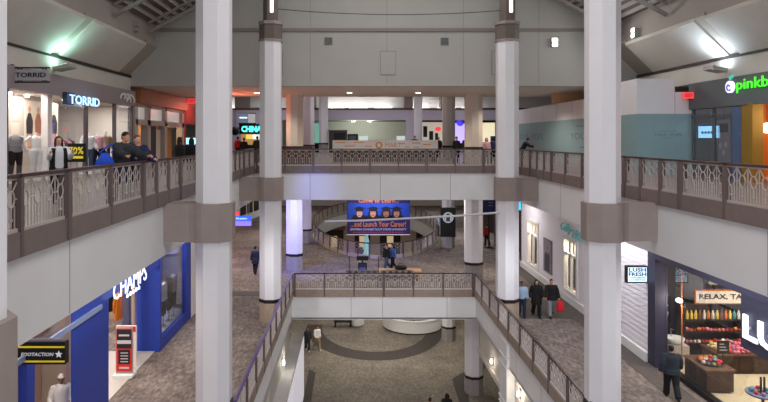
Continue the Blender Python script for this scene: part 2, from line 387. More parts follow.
st(box(FXL, FXR, 30.9, 31.05, 7.12, 7.28).build('trim_10', mat('trim_taupe', s2l(132, 123, 116), .6)), 'taupe moulding running across the gable wall', 'trim')
# gable details
def gable_panel(x0, x1, y0, y1):
    X0, _, Z1 = px(x0, y0, 31); X1, _, Z0 = px(x1, y1, 31); return X0, X1, Z0, Z1
for k, (a, b, c, d) in enumerate(((380, 396, 51, 75), (491.5, 508, 51, 75), (267, 283, 51, 75))):
    X0, X1, Z0, Z1 = gable_panel(a, b, c, d)
    fr = MB(); t = .035
    fr.box(X0, X1, 30.97, 31.0, Z0, Z0+t).box(X0, X1, 30.97, 31.0, Z1-t, Z1).box(X0, X0+t, 30.97, 31.0, Z0+t, Z1-t).box(X1-t, X1, 30.97, 31.0, Z0+t, Z1-t)
    T = thing('access_panel', ['square access panel at the middle of the gable wall', 'square access panel beside the tall column on the right of the gable wall', 'square access panel behind the tall column on the left of the gable wall'][k], 'panel', ((X0+X1)/2, 31, Z0), 'access panels on the gable wall')
    box(X0+t, X1-t, 30.98, 31.0, Z0+t, Z1-t).build('door', GABLE, T); fr.build('frame', MATS['gable_joint'], T)
for k, (cx, cy) in enumerate(((328.5, 41), (444.5, 41.5))):
    X0, X1, Z0, Z1 = gable_panel(cx-4, cx+4, cy-3.5, cy+3.5)
    T = thing('wall_vent', ['grey square vent on the gable wall beside the left tall column', 'grey square vent on the gable wall beside the right tall column'][k], 'vent', ((X0+X1)/2, 31, Z0), 'vents on the gable wall')
    box(X0, X1, 30.94, 31.0, Z0, Z1).build('casing', mat('vent_grey', s2l(112, 116, 114), .5), T)
    g = MB()
    for q in range(5): g.box(X0+.04, X1-.04, 30.925, 30.94, Z0+.05+q*.065, Z0+.075+q*.065)
    g.build('louvre', mat('vent_dark', s2l(78, 82, 82), .5), T)
# --- outer enclosure
st(box(-22.3, -22, -6, 84, F3, 8).build('wall_left', WALL), 'far outer wall on the left behind the shops', 'wall')
st(box(26, 26.3, -6, 84, F3, 8).build('wall_right', WALL), 'far outer wall on the right behind the shops', 'wall')
# --- ground level walls beneath the middle balconies
LEDGE = mat('ledge_grey', s2l(172, 170, 168), .55, noise=.04, nscale=2)
m = MB(); m.box(-3.55, -3.40, 4, 31.9, -11, -8.03)
for y in (13.4, 18.7, 24, 29.3): m.box(-3.40, -3.29, y-.35, y+.35, -9.6, -8.03)
st(m.build('wall_ground_left', mat('ground_wall', s2l(186, 180, 172), .65)), 'beige upper wall below the left middle balcony', 'wall')
lw = MB(); lw.box(-3.5, -2.83, 4, 34.5, F3, -9.58)
L_ = st(lw.build('wall_ledge_left', LEDGE), 'low grey ledge wall projecting below the left balcony', 'wall')
pm = MB()
for y in (8, 12, 16, 20, 24, 28): pm.box(-2.83, -2.81, y+.06, y+3.9, F3+.3, -9.75)
pm.box(-2.83, -2.81, 32.06, 34.4, F3+.3, -9.75)
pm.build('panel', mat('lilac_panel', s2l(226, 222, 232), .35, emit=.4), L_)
m = MB(); m.box(6.74, 6.95, 4, YM, -9.7, -8.03); m.box(6.6, 6.74, 4, YM, -9.72, -9.5)
st(m.build('wall_ground_right', mat('ground_wall_right', s2l(200, 190, 180), .65)), 'beige header wall below the right middle balcony with a ledge moulding', 'wall')
def pilaster(y0, y1, n):
    mb = MB(); mb.box(6.4, 7.0, y0, y1, F3, -7.0)
    o = st(mb.build('trim_%d' % n, FASC), 'square pilaster below the right balcony', 'pilaster')
    bm_ = MB()
    for z in (-7.6, -8.0, -9.5, -9.75): bm_.box(6.36, 7.02, y0-.04, y1+.04, z-.05, z)
    bm_.build('moulding', FASC, o)
pilaster(25.0, 26.2, 11); pilaster(14.4, 15.6, 12)
# --- far walls
COURT_Y = 67
st(box(-22, 26, 83.7, 84, F3, 8).build('wall_end', mat('end_wall', s2l(170, 158, 150), .7)), 'distant end wall of the mall', 'wall')
LILAC = mat('court_band_lilac', s2l(196, 188, 204), .6)
m = MB(); m.box(-22, 26, COURT_Y, COURT_Y+.3, 3.62, 4.86)
for (a, b) in ((-14, -9.5), (-8.4, -7.9), (-6.9, -4.3), (5.9, 7.6), (12.9, 14.2), (16.2, 26)): m.box(a, b, COURT_Y, COURT_Y+.3, 0, 3.62)
st(m.build('wall_court', LILAC), 'lilac band wall at the back of the food court', 'wall')
for k, (a, b) in enumerate(((-13.2, -11.8), (-10.3, -9.2), (-5.4, -4.2), (5.8, 6.7), (9.9, 11.2), (12.8, 14.0))): st(box(a, b, COURT_Y+.3, COURT_Y+1.9, 4.86, 7.6).build('trim_%d' % (40+k), mat('cove_pier', s2l(150, 138, 132), .6)), 'taupe pier standing in the lit cove', 'pier')
st(box(-22, 26, COURT_Y+1.9, COURT_Y+2.1, 4.86, 7.6).build('wall_cove', WHITE), 'white wall lit by hidden lamps above the food court', 'wall')
st(box(-22, 26, COURT_Y-.12, COURT_Y+.1, 4.78, 4.98).build('trim_13', mat('brown_moulding', s2l(96, 78, 70), .5)), 'brown moulding along the top of the lilac band', 'trim')
st(box(-22, 26, COURT_Y+.3, COURT_Y+2, 4.7, 4.86).build('trim_14', WHITE), 'white shelf of the lit cove above the food court', 'trim')
st(box(-22, 26, COURT_Y+7, COURT_Y+7.2, 0, 5).build('wall_kitchen', mat('kitchen_wall', s2l(206, 206, 194), .6)), 'pale back wall inside the food court counters', 'wall')
st(box(-22, 26, COURT_Y+.3, COURT_Y+7, 3.62, 3.7).build('ceiling_kitchen', mat('kitchen_ceiling', s2l(150, 148, 140), .7)), 'low ceiling inside the food court counters', 'ceiling')
for k, x in enumerate((-13.5, -9.5, -2, 0.6, 3.4, 7.6, 10.6, 13.4)):
    T = thing('cove_light', 'white strip lamp in the lit cove, %s' % ['beyond the orange tinted shop', 'above the teal lit counter sign', 'at its left above the counter', 'in the middle above the counter', 'at its right above the counter', 'left of the pair of court columns', 'right of the pair of court columns', 'beyond the right tall column'][k], 'light', (x, COURT_Y+1.2, 4.86), 'cove strip lamps of the food court')
    box(x-1.1, x+1.1, COURT_Y+1.1, COURT_Y+1.35, 4.86, 4.96).build('housing', WHITE, T)
    box(x-1.05, x+1.05, COURT_Y+1.12, COURT_Y+1.33, 4.96, 5.05).build('diffuser', glow('cove_glow', (1, .98, .95), 11), T)
for k, x in enumerate((0.05, 1.95)):
    T = thing('ceiling_light', ['round lamp in the counter ceiling, above the dark counter', 'round lamp in the counter ceiling, above the emblem of the white hoarding'][k], 'light', (x, COURT_Y+3, 3.62), 'lamps inside the counter')
    MB().lathe((x, COURT_Y+3, 3.5), [(.2, 0), (.22, .12)], 16).build('diffuser', GLOW_W, T); MB().lathe((x, COURT_Y+3, 3.52), [(.26, 0), (.26, .1)], 16).build('trim_ring', WHITE, T)
    lamp('POINT', (x, COURT_Y+3, 3.2), 150, (.95, 1, .9), .3)
# --- columns standing in the hall
def octo(cx, cy, w, n=8):
    r = w/2/math.cos(PI/8); return [(cx+r*math.cos(PI/8+i*PI/4), cy+r*math.sin(PI/8+i*PI/4)) for i in range(8)]
def collar_poly(cx, cy, w, side, xe, arm=.4):
    o = octo(0, 0, w); h = w/2; k = w/2*math.tan(PI/8); L = abs(xe-cx)
    pts = [(k, -h), (h, -k), (h, k), (k, h)]                   # the face looking to the well
    bx = -(h+.28)
    for t in (0, .33, .66, 1): pts.append((-k-(L-k)*.34*t, h-(h-arm)*(t*t*(3-2*t))))
    pts += [(-L, arm), (-L, -arm)]
    for t in (1, .66, .33, 0): pts.append((-k-(L-k)*.34*t, -h+(h-arm)*(t*t*(3-2*t))))
    return [(cx+side*x, cy+y) for x, y in pts] if side > 0 else [(cx-x, cy+y) for x, y in pts][::-1]
def tall_column(cx, cy, lab, side, xe, w=.95, arm=.36):
    T = thing('column', lab, 'column', (cx, cy, F2), 'tall octagonal columns of the atrium')
    MB().prism(octo(cx, cy, w), F2+1.03, 6.0).build('shaft', COLW, T)
    MB().prism(octo(cx, cy, w+.02), F2, F2+.88).build('plinth', PLINTH, T)
    MB().prism(octo(cx, cy, w+.05), F2+.88, F2+1.03).build('band', BANDB, T)
    MB().prism(collar_poly(cx, cy, w+.17, side, xe, arm), -1.19, -.15).build('collar', TAUPE, T)
    c = MB().prism(octo(cx, cy, w+.04), 6.0, 6.85); c.build('cap', TAUPE_D, T)
    c = MB(); c.prism(octo(cx, cy, w+.12), 6.72, 6.86).prism(octo(cx, cy, w+.10), 5.96, 6.06); c.build('cap_moulding', TAUPE, T)
    MB().prism(octo(cx, cy, w*.68), 6.86, 10.4).build('lantern', mat('lantern_metal', s2l(120, 108, 102), .35, metal=.5), T)
    st_ = MB(); st_.box(cx+.02, cx+.16, cy-w*.345-.03, cy-w*.34, 7.25, 10.2); st_.build('lamp_strip', glow('column_strip', (1, .93, .85), 2.2), T)
    return T
CXL, CXR, CY2, CY1 = -3.83, 6.88, 27.2, 16.55
tall_column(CXL, CY1, 'white octagonal column rising past the blue sports shop on the left', 1, XL, .92, .42)
tall_column(CXR, CY1, 'white octagonal column beside the white clapboard shop and bath shop blade sign', -1, XR, .87, .22)
tall_column(CXL+.1, CY2, 'slimmer looking white octagonal column at the left corner of the bridge, brown lantern on top', 1, XL)
tall_column(CXR+.11, CY2, 'slimmer looking white octagonal column at the right corner of the bridge, brown lantern on top', -1, XR)
tall_column(-3.93, 5.72, 'white column cut by the left edge of the view, only its inner side showing', 1, XL, 1.02)
def hall_column(cx, cy, z0, z1, lab, w=1.0, plinth=GREYP, shaft=COLW):
    T = thing('column', lab, 'column', (cx, cy, z0), 'octagonal columns behind the bridges')
    MB().prism(octo(cx, cy, w), z0+1.08, z1).build('shaft', shaft, T)
    MB().prism(octo(cx, cy, w+.02), z0, z0+.93).build('plinth', plinth, T)
    MB().prism(octo(cx, cy, w+.06), z0+.93, z0+1.08).build('band', BANDB, T)
COLB = mat('column_beige', s2l(206, 194, 182), .55, noise=.02, nscale=1.5)
hall_column(-3.62, 37.3, F1, 4.3, 'beige column standing just behind the bridge railing on the left', 1.02, shaft=COLB)
hall_column(7.35, 36.6, F1, 4.3, 'beige column with a dark band just behind the bridge railing on the right', 1.02, shaft=COLB)
hall_column(-3.6, 48.6, F1, 7.6, 'pinkish white food court column right beside the beige one', .9)
hall_column(6.95, 43.6, F1, 7.6, 'beige white food court column right of the white hoarding', .88, shaft=COLB)
hall_column(-3.25, 66, F1, 7.6, 'slim white column at the left end of the court counter', 1.0)
hall_column(7.0, 64.5, F1, 7.6, 'slim white column at the right end of the court counter', .86)
hall_column(-3.65, 37.5, F2, -1.5, 'middle level column washed with blue light, left of the oval well', 1.0)
hall_column(7.0, 34.9, F2, -1.5, 'middle level white column right of the black coffee banner', 1.0)
hall_column(-3.72, 47.5, F2, -1.5, 'middle level grey column behind the blue washed one', .85)
hall_column(7.2, 45.4, F2, -1.5, 'middle level column carrying the black coffee banner', .92)
hall_column(7.12, 35.4, F3, -7.99, 'ground level white column near the right pilaster, grey foot with a socket', 1.0)
hall_column(7.1, 44.6, F3, -7.99, 'ground level white column beside the round white counter', .95)
# --- railings
def rail_panel_mesh(L, infill, name):
    mb = MB(); n = max(1, round(L/.36)); p = L/n; zr = .70
    mb.box(.03, L-.03, -.022, .022, .20, .255); mb.box(.03, L-.03, -.014, .014, .985, 1.01)
    for i in range(n):
        c = (i+.5)*p
        mb.tube([(c+.1*math.cos(2*PI*k/14), 0, zr+.125*math.sin(2*PI*k/14)) for k in range(14)], .0145, 4, closed=True)
        mb.tube([(c-p/2, 0, 1.0), (c-.05, 0, zr+.115)], .011, 4); mb.tube([(c+p/2, 0, 1.0), (c+.05, 0, zr+.115)], .011, 4)
        mb.tube([(c-p/2, 0, zr), (c-.1, 0, zr)], .012, 4); mb.tube([(c+p/2, 0, zr), (c+.1, 0, zr)], .012, 4)
        mb.box(c-.015, c+.015, -.012, .012, .40, zr-.12); mb.box(c-.035, c+.035, -.015, .015, .37, .405)
        if i: mb.box(c-p/2-.008, c-p/2+.008, -.008, .008, .25, .98)
        for d in (-.25, .25): mb.box(c+d*p-.008, c+d*p+.008, -.008, .008, .25, .60)
        mb.box(c-.008, c+.008, -.008, .008, .25, .40)
    return mb.mesh(name, infill)
PCACHE = {}
def railing(lab, pts, fl, infill=INFILL, thick=(), nrm=None, curb_h=.2, curb=None, rail=None):
    """posts at pts (plan), one infill panel between each two"""
    T = thing('railing', lab, 'railing', (pts[0][0], pts[0][1], fl))
    hr = MB(); cb = MB()
    loop = [(x, y, fl+1.055) for x, y in pts]
    for a, b in zip(pts, pts[1:]):
        d = Vector((b[0]-a[0], b[1]-a[1])); ang = math.atan2(d.y, d.x); c = ((a[0]+b[0])/2, (a[1]+b[1])/2)
        hr.rbox(c[0], c[1], fl+1.02, fl+1.075, d.length/2+.03, .045, ang); cb.rbox(c[0], c[1], fl-.19, fl+curb_h, d.length/2+.02, .06, ang)
        key = (round(d.length, 2), infill.name)
        if key not in PCACHE: PCACHE[key] = rail_panel_mesh(d.length, infill, 'infill_panel')
        o = bpy.data.objects.new('infill_panel', PCACHE[key]); COL.objects.link(o); o.parent = T
        o.location = (a[0]-pts[0][0], a[1]-pts[0][1], 0); o.rotation_euler = (0, 0, ang)
    hr.build('handrail', rail or RAILD, T); cb.build('curb', curb or CURB, T)
    for i, (x, y) in enumerate(pts):
        r = .062 if i in thick else .042
        if i == len(pts)-1: dd = Vector((pts[i][0]-pts[i-1][0], pts[i][1]-pts[i-1][1]))
        else: dd = Vector((pts[i+1][0]-x, pts[i+1][1]-y))
        MB().rbox(x, y, fl-.18, fl+1.02, r, r+.03, math.atan2(dd.y, dd.x)).build('post', POST, T)
    return T
ys = [4.4, 6.2, 7.9, 9.1, 10.6, 12.5, 14.4, 15.4, 16.4, 17.5, 19.3, 21.1, 22.9, 24.7, 25.7, 26.7, 27.7, 29.2, 30.75]
railing('taupe ornamental railing along the left edge of the top level', [(XL+.02, y) for y in ys], F1, thick=(4, 6, 9, 13, 16))
ys = [4.4, 6.2, 8.0, 9.8, 11.5, 13.3, 15.1, 16.1, 17.2, 18.2, 19.9, 21.6, 23.3, 24.9, 25.9, 26.9, 27.9, 29.3, 30.75]
railing('taupe ornamental railing along the right edge of the top level', [(XR-.02, y) for y in ys], F1, thick=(6, 9, 13, 16))
nb = 9
railing('taupe ornamental railing across the upper bridge', [(XL+.16+(XR-XL-.32)*i/nb, YB) for i in range(nb+1)], F1, thick=(2, 4, 6, 8))
ys = [11.2+1.72*i for i in range(12)]+[YM-.02]
railing('ornamental railing along the left of the middle level, purple light sheen painted on its handrail', [(LL+.02, y) for y in ys], F2, INFILL_D, rail=mat('handrail_painted_sheen', s2l(88, 66, 128), .3), curb=CURB_L)  # purple handrail colour paints in the sheen of blue light
railing('ornamental railing along the right of the middle level, past the three walkers', [(LR-.02, y) for y in ys], F2, INFILL_D, curb=CURB_L)
railing('ornamental railing across the front of the middle level bridge', [(LL+.16+(LR-LL-.32)*i/6, YM) for i in range(7)], F2, INFILL_D, thick=(3,), curb=CURB_L)
ov = oval(.06, 44)
railing('curved metal railing around the oval well', ov+[ov[0]], F2, INFILL, curb=mat('curb_pale', s2l(176, 168, 160), .5))
# ================================================================== SHOPS
def garment_mesh(mb, c, w, h, d, u=(1, 0, 0), sleeves=True, flare=1.1):
    """a hanging garment: c is the top centre, u the direction across the shoulders"""
    u = Vector(u).normalized(); n = u.cross(Vector((0, 0, 1))); c = Vector(c)
    prof = [(-.12, 0), (-.5, -.09), (-.47, -.30), (-.44, -.55), (-.5*flare, -1.0), (.5*flare, -1.0), (.44, -.55), (.47, -.30), (.5, -.09), (.12, 0)]
    k = len(prof); rings = []
    for s_, f in ((-1, .86), (-.45, 1), (.45, 1), (1, .86)):
        rings.append([c+u*(a*w*f)+Vector((0, 0, b*h))+n*(s_*d/2) for a, b in prof])
    vs = [p for r in rings for p in r]; fs = [tuple(range(k-1, -1, -1)), tuple(range(3*k, 4*k))]
    for r in range(3):
        for i in range(k): fs.append((r*k+i, r*k+(i+1) % k, (r+1)*k+(i+1) % k, (r+1)*k+i))
    mb.add(vs, fs)
    if sleeves:
        for sg in (-1, 1):
            mb.tube([c+u*(sg*w*.46)+Vector((0, 0, -.1*h)), c+u*(sg*w*.6)+Vector((0, 0, -.4*h)), c+u*(sg*w*.62)+Vector((0, 0, -.72*h))], [d*.42, d*.38, d*.3], 8)
    return mb
CLOTH = {}
def cloth(name, c):
    return mat('cloth_'+name, c, .85, bump=.05, nscale=60)
def garment(name, lab, c, w, h, d, m, u=(1, 0, 0), group=None, cat='garment', **kw):
    o = garment_mesh(MB(), c, w, h, d, u, **kw).build(name, m, None, at=c); tag(o, lab, cat, group)
    MB().tube([(c[0], c[1], c[2]+.0), (c[0], c[1], c[2]+.07), (c[0]+.03, c[1], c[2]+.1)], .008, 5).build('hanger_hook', STEEL, o)
    return o
# ------------------------------------------------------------ fashion shop, top level left
TOR_H = mat('fashion_header', s2l(160, 148, 152), .6)
T = thing('storefront', 'bright fashion shop front on the top level, display window under a grey sign band', 'storefront', (SLX, 22, 0))
hd = box(SLX-.25, SLX+.12, 4, 31.4, 3.28, 4.05).build('header', TOR_H, T)
pieces('mullion', mat('shop_mullion', s2l(90, 80, 82), .4), T, *[(SLX-.12, SLX+.04, y-.06, y+.06, 0, 3.28) for y in (13.0, 19.9, 25.9, 29.0, 31.2)])
box(SLX-.03, SLX-.01, 13, 25.9, .05, 3.25).build('window_glass', GLASS, T); box(SLX-.03, SLX-.01, 29.0, 31.2, .05, 3.25).build('window_glass', GLASS, T)
inn = MB(); inn.box(-17.2, -17, 12, 31.4, 0, 3.9).box(-17, SLX-.2, 31.2, 31.4, 0, 3.9).box(-17, SLX-.2, 12, 12.2, 0, 3.9)
st(inn.build('wall_fashion_shop', mat('shop_inner_wall', s2l(225, 215, 205), .6)), 'pale inner walls of the fashion shop', 'wall')
st(box(-17, SLX-.25, 12.2, 31.2, 3.3, 3.36).build('ceiling_fashion_shop', mat('shop_inner_ceiling', s2l(215, 205, 198), .6)), 'pale ceiling of the fashion shop', 'ceiling')
st(box(-13.2, -13.0, 21.3, 26.0, 0, 3.3).build('wall_display', mat('display_wall', s2l(212, 196, 182), .6)), 'cream display wall behind the fashion shop window', 'wall')
box(SLX-.45, SLX-.2, 23.0, 23.35, 0, 3.28).build('pillar', WHITE, T)
for y in (15, 20.5, 23, 26.5, 29.5): lamp('AREA', (-12.4, y, 3.25), 52, (1, .96, .92), 1.0, 1.2)
for y in (17, 27): lamp('AREA', (-15.2, y, 3.25), 48, (1, .96, .92), 2, 3)
for k, (x, y) in enumerate(((-12.6, 20.8), (-12.6, 22), (-12.6, 23.2), (-12.6, 26.2), (-12.6, 27.6), (-14.5, 21), (-14.5, 25), (-14.5, 29))):
    o = MB().lathe((x, y, 3.2), [(.07, 0), (.09, .06), (.09, .1)], 12).build('spot_lamp', GLOW_W, None, at=(x, y, 3.2))
    tag(o, 'small round spot lamp in the ceiling of the fashion shop', 'light', 'spot lamps in the fashion shop ceiling')
# illuminated letters
T = thing('shop_sign', 'glowing blue white capital letters over the fashion shop entrance', 'sign', (SLX+.1, 26.5, 3.1))
lt = text_mb(MB(), 'TORRID', (SLX+.36, 24.95, 3.16), UY, UZ, w=2.75, h=.37, depth=.03); lt.build('lettering', glow('torrid_letters', s2l(176, 218, 255), 1.35), T)
m = MB(); m.box(SLX+.12, SLX+.3, 23.5, 24.1, 2.94, 3.42).box(SLX+.12, SLX+.27, 24.1, 26.6, 3.1, 3.3); m.build('backing', mat('sign_backing', s2l(52, 66, 88), .4), T)
# blade sign
X0, Y0 = -11.5, 600/29.7
T = thing('blade_sign', 'grey blade sign with black capitals hanging from a black bracket outside the fashion shop', 'sign', (-11.3, Y0, 3.2))
bx0 = (13.5-VX)/FPX*Y0; bx1 = (49-VX)/FPX*Y0; zt = EYE-(68-VY)/FPX*Y0; zb = EYE-(82-VY)/FPX*Y0
box(bx0, bx1, Y0-.03, Y0+.03, zb+.06, zt-.06).build('panel', mat('blade_grey', s2l(176, 174, 178), .5), T)
text_mb(MB(), 'TORRID', ((bx0+bx1)/2, Y0-.035, (zb+zt)/2), UX, UZ, w=(bx1-bx0)*.86, h=.16, depth=.012, bold=.02).build('lettering', BLACK, T)
m = MB(); m.box(bx0, bx1+.03, Y0-.02, Y0+.02, zt-.02, zt+.03).box(bx0, bx1+.03, Y0-.02, Y0+.02, zb-.03, zb+.02).box(bx0-.1, bx0, Y0-.06, Y0+.06, zb-.12, zt+.12)
for x in (bx0+.22, bx1-.15): m.tube([(x-.07, Y0, zb+.02), (x, Y0, zb+.08), (x+.07, Y0, zb+.02)], .02, 5).tube([(x-.07, Y0, zt-.02), (x, Y0, zt-.08), (x+.07, Y0, zt-.02)], .02, 5)
m.build('bracket', BLACK, T)
# wall uplights
def uplight(x, y, z, side, lab, col, p):
    T = thing('uplight', lab, 'light', (x, y, z), 'floodlights above the shops')
    R = Matrix.Rotation(-side*.22, 3, 'Y')
    MB().obox((x, y, z+.12), (.30, .34, .07), R).build('housing', mat('uplight_casing', s2l(168, 160, 150), .5), T)
    MB().obox(Vector((x, y, z+.12))+R@Vector((0, 0, .075)), (.25, .29, .008), R).build('lens', glow('uplight_lens_%s' % lab[:5], col, 12), T)
    m = MB(); m.tube([(x, y, z+.06), (x-side*.4, y, z+.02), (x-side*.46, y, z+.02)], .03, 6); m.build('arm', STEEL, T)
    lamp('SPOT', (x, y, z+.22), p, col, .28, aim=(x+side*.5, y-.1, z+2.4), spot=3.0, blend=1)
uplight(-11.05, 23.0, 4.2, 1, 'pale green glowing floodlight above the fashion shop sign band', (.5, 1, .84), 210)
uplight(14.25, 23.6, 4.2, -1, 'white glowing floodlight above the frozen yogurt shop', (.70, .86, 1), 420)
lamp('SPOT', (-11.05, 12, 4.5), 110, (.8, 1, .9), .12, aim=(-10.9, 12, 8), spot=2.4); lamp('SPOT', (14.25, 13, 4.5), 420, (.72, .87, 1), .12, aim=(14.1, 13, 8), spot=2.4)
for k, (x, z, y, s_) in enumerate(((35, 20, 19.6, -1), (751, 27, 19.6, 1))):
    u0 = (FXL, 6.1) if s_ < 0 else (FXR, 6.1)
    X = -10.63 if s_ < 0 else 13.83; Z = 5.67
    ang = math.atan2(1.41, 1.35)
    T = thing('ceiling_vent', ['small grey vent set in the left sloping ceiling', 'small grey vent set in the right sloping ceiling'][k], 'vent', (X, y, Z), 'vents in the sloping ceilings')
    R = Matrix.Rotation(s_*ang, 3, 'Y')
    MB().obox((X, y, Z), (.2, .3, .02), R).build('plate', mat('vent_plate', s2l(150, 150, 150), .5), T)
# ------------------------------------------------------------ wooden fronted shop further along
WOOD = mat('orange_wood', s2l(150, 96, 58), .5, noise=.15, nscale=3)
T = thing('storefront', 'shop front with brown wooden fascia and three clerestory windows past the fashion shop', 'storefront', (SLX, 36, 0))
m = MB(); m.box(SLX-.5, SLX+.35, 31.5, 40.5, 3.45, 4.28); m.build('fascia', WOOD, T)
FR = mat('pale_frame', s2l(186, 176, 168), .5)
m = MB(); m.box(SLX-.3, SLX+.1, 31.5, 40.5, 2.32, 2.62).box(SLX-.3, SLX+.1, 31.5, 40.5, 3.3, 3.45)
for y in (31.6, 33.6, 36.6, 40.3): m.box(SLX-.3, SLX+.1, y-.22, y+.22, 0, 3.4)
m.build('frame', FR, T)
for k, (a, b) in enumerate(((31.8, 33.4), (33.8, 36.4), (36.8, 40.1))):
    box(SLX-.12, SLX-.1, a, b, 2.62, 3.3).build('clerestory_pane', mat('clerestory_lit', s2l(190, 190, 186), .3, emit=.35), T)
box(SLX-.1, SLX-.06, 33.8, 35.2, 0, 2.3).build('door', DARK, T); box(SLX-.1, SLX-.05, 35.2, 36.0, 0, 2.1).build('door', mat('pale_door', s2l(205, 200, 186), .5), T)
st(box(SLX-2, SLX-1.8, 36.0, 44, 0, 2.4).build('wall_wooden_shop', mat('orange_inner', s2l(214, 140, 62), .6)), 'orange inner wall of the wooden fronted shop', 'wall')
lamp('POINT', (SLX-.8, 38.5, 2.0), 60, (1, .75, .45), .3)
m = MB(); m.box(SLX-.5, SLX+.1, 40.8, 47, 2.6, 4.28).box(SLX-.3, SLX+.1, 40.5, 40.9, 0, 3.4); m.build('end_wall', mat('red_end', s2l(150, 60, 50), .6), T)
lamp('POINT', (-10.2, 41.5, 3.7), 90, (1, .16, .10), .3)
lamp('SPOT', (-8.8, 37, 2.6), 420, (1, .22, .12), .3, aim=(-5.5, 35.5, 4.3), spot=1.9)
T = thing('exit_sign', 'red exit sign glowing above the far end of the wooden fronted shop', 'sign', (-11, 43, 2.9)); c = px(192.5, 101, 41)
box(c[0]-.32, c[0]+.32, 41-.05, 41+.05, c[2]-.16, c[2]+.16).build('box', glow('exit_red', (.85, .05, .06), .9), T)
text_mb(MB(), 'EXIT', (c[0], 40.945, c[2]), UX, UZ, w=.46, h=.2, depth=.006, bold=.02).build('lettering', mat('exit_letter', s2l(120, 20, 20), .5), T); box(c[0]-.02, c[0]+.02, 40.98, 41.02, c[2]+.16, 7.6 if False else 7.59).build('rod', STEEL, T)
c = px(192, 144, 44)
o = MB(); T = thing('screen', 'small pale blue lit screen below the red exit sign', 'screen', (c[0], 44, 0)); box(c[0]-.42, c[0]+.42, 43.95, 44, c[2]-.45, c[2]+.45).build('display', glow('screen_blue', s2l(150, 215, 230), 1.6), T)
box(c[0]-.48, c[0]+.48, 44, 44.08, c[2]-.52, c[2]+.52).build('bezel', BLACK, T); box(c[0]-.06, c[0]+.06, 44.02, 44.1, 0, c[2]-.5).build('stand', BLACK, T)
# ------------------------------------------------------------ sports shop, middle level left
BLUE = mat('sports_blue', s2l(40, 64, 160), .4, noise=.04, nscale=1)
BLUE_D = mat('sports_blue_dark', s2l(24, 32, 92), .35)
T = thing('storefront', 'deep blue sports shop front on the left of the middle level', 'storefront', (MLX, 20, F2))
RX = -8.33                                    # the recessed doorway line
m = MB(); m.box(MLX-.05, MLX, 15.95, 18.3, F2, -1.52); m.build('pier', BLUE, T)
m = MB(); m.box(RX, MLX, 20.95, 23.5, F2, -1.52) if False else m.box(-8.42, MLX, 23.15, 23.35, F2, -1.52); m.build('pier', BLUE, T)
m = MB(); m.box(MLX-.25, MLX-.02, 18.3, 23.15, -3.3, -1.52); m.build('header', BLUE, T)
m = MB(); m.box(MLX-.2, MLX, 14.05, 15.95, -2.6, -1.52).box(MLX-.2, MLX, 14.05, 15.95, F2, F2+.4).box(MLX-.2, MLX, 13.7, 14.05, F2, -1.52); m.build('window_surround', BLUE, T)
m = MB(); m.box(MLX-.2, MLX, 23.35, 26.8, -2.55, -1.52).box(MLX-.2, MLX, 23.35, 26.8, F2, F2+.45).box(MLX-.2, MLX, 26.8, 27.6, F2, -1.52); m.build('window_surround', BLUE, T)
m = MB(); m.box(MLX, MLX+.06, 10, 17.7, -3.42, -3.28).box(MLX, MLX+.06, 23.35, 27.6, -2.75, -2.62); m = None; pieces('chrome_rail', mat('silver_blue', s2l(150, 170, 215), .3, metal=.4), T, (MLX, MLX+.06, 10, 17.7, -3.42, -3.28), (MLX, MLX+.06, 23.35, 27.6, -2.75, -2.62))
box(MLX-.1, MLX-.08, 23.4, 26.8, F2+.45, -2.55).build('window_glass', GLASS_B, T); box(MLX-.1, MLX-.08, 14.05, 15.95, F2+.4, -2.6).build('window_glass', GLASS, T)
box(MLX-1.3, MLX-.2, 23.4, 27.6, F2, F2+.42).build('display_floor', mat('display_floor', s2l(190, 196, 206), .4), T)
st(box(MLX-1.5, MLX-1.3, 23.4, 27.6, F2, -1.6).build('wall_window_back', mat('display_back', s2l(92, 90, 100), .6)), 'grey wall behind the sports shop window', 'wall')
inn = MB(); inn.box(-15.2, -15, 9, 30, F2, -1.52).box(-15, -9.0, 27.4, 27.6, F2, -1.52).box(-15, MLX-.2, 17.7, 17.9, F2, -1.52); st(inn.build('wall_sports_shop', mat('sports_inner', s2l(188, 168, 152), .6)), 'tan inner walls of the sports shop', 'wall')
st(box(-15, MLX-.2, 9, 23.15, F2, F2+.03).build('floor_sports_shop', mat('sports_floor', s2l(184, 178, 172), .4)), 'pale floor of the sports shop', 'floor')
box(RX+.02, RX+.06, 21.4, 22.7, F2, -3.3).build('door_glass', GLASS, T)
box(RX-.02, RX+.1, 22.6, 22.8, F2, -3.3).build('door_frame', mat('tan_frame', s2l(172, 150, 140), .4), T)
box(MLX-.25, MLX+.02, 27.6, 28.9, F2, -1.52).build('end_pier', WHITE, T)
lamp('AREA', (-10.2, 19.5, -1.7), 280, (1, .93, .86), 2.5, 2.5); lamp('AREA', (-10.2, 24.8, -1.7), 240, (1, .93, .86), 1.5, 2); lamp('AREA', (-8.2, 25.2, -1.7), 100, COOL, .8, 2); lamp('AREA', (-8.6, 14.2, -1.7), 120, (1, .85, .72), 1.5, 2)
o = tag(MB().box(MLX-.02, MLX+.03, 28.0, 28.6, -2.45, -1.9).build('blue_lamp', glow('blue_lamp', s2l(40, 150, 255), 3), None, at=(MLX, 28.3, -2.2)), 'small glowing bright blue lamp box under the balcony beside the column', 'light')
T = thing('shop_sign', 'white glowing letters and a row of stars over the blue sports shop doorway', 'sign', (MLX, 20, -3.1))
text_mb(MB(), 'CHAMPS', (MLX+.16, 19.7, -3.08), UY, UZ, w=2.95, h=.56, depth=.02).build('lettering', glow('champs_letters', s2l(226, 238, 255), 1.15), T)
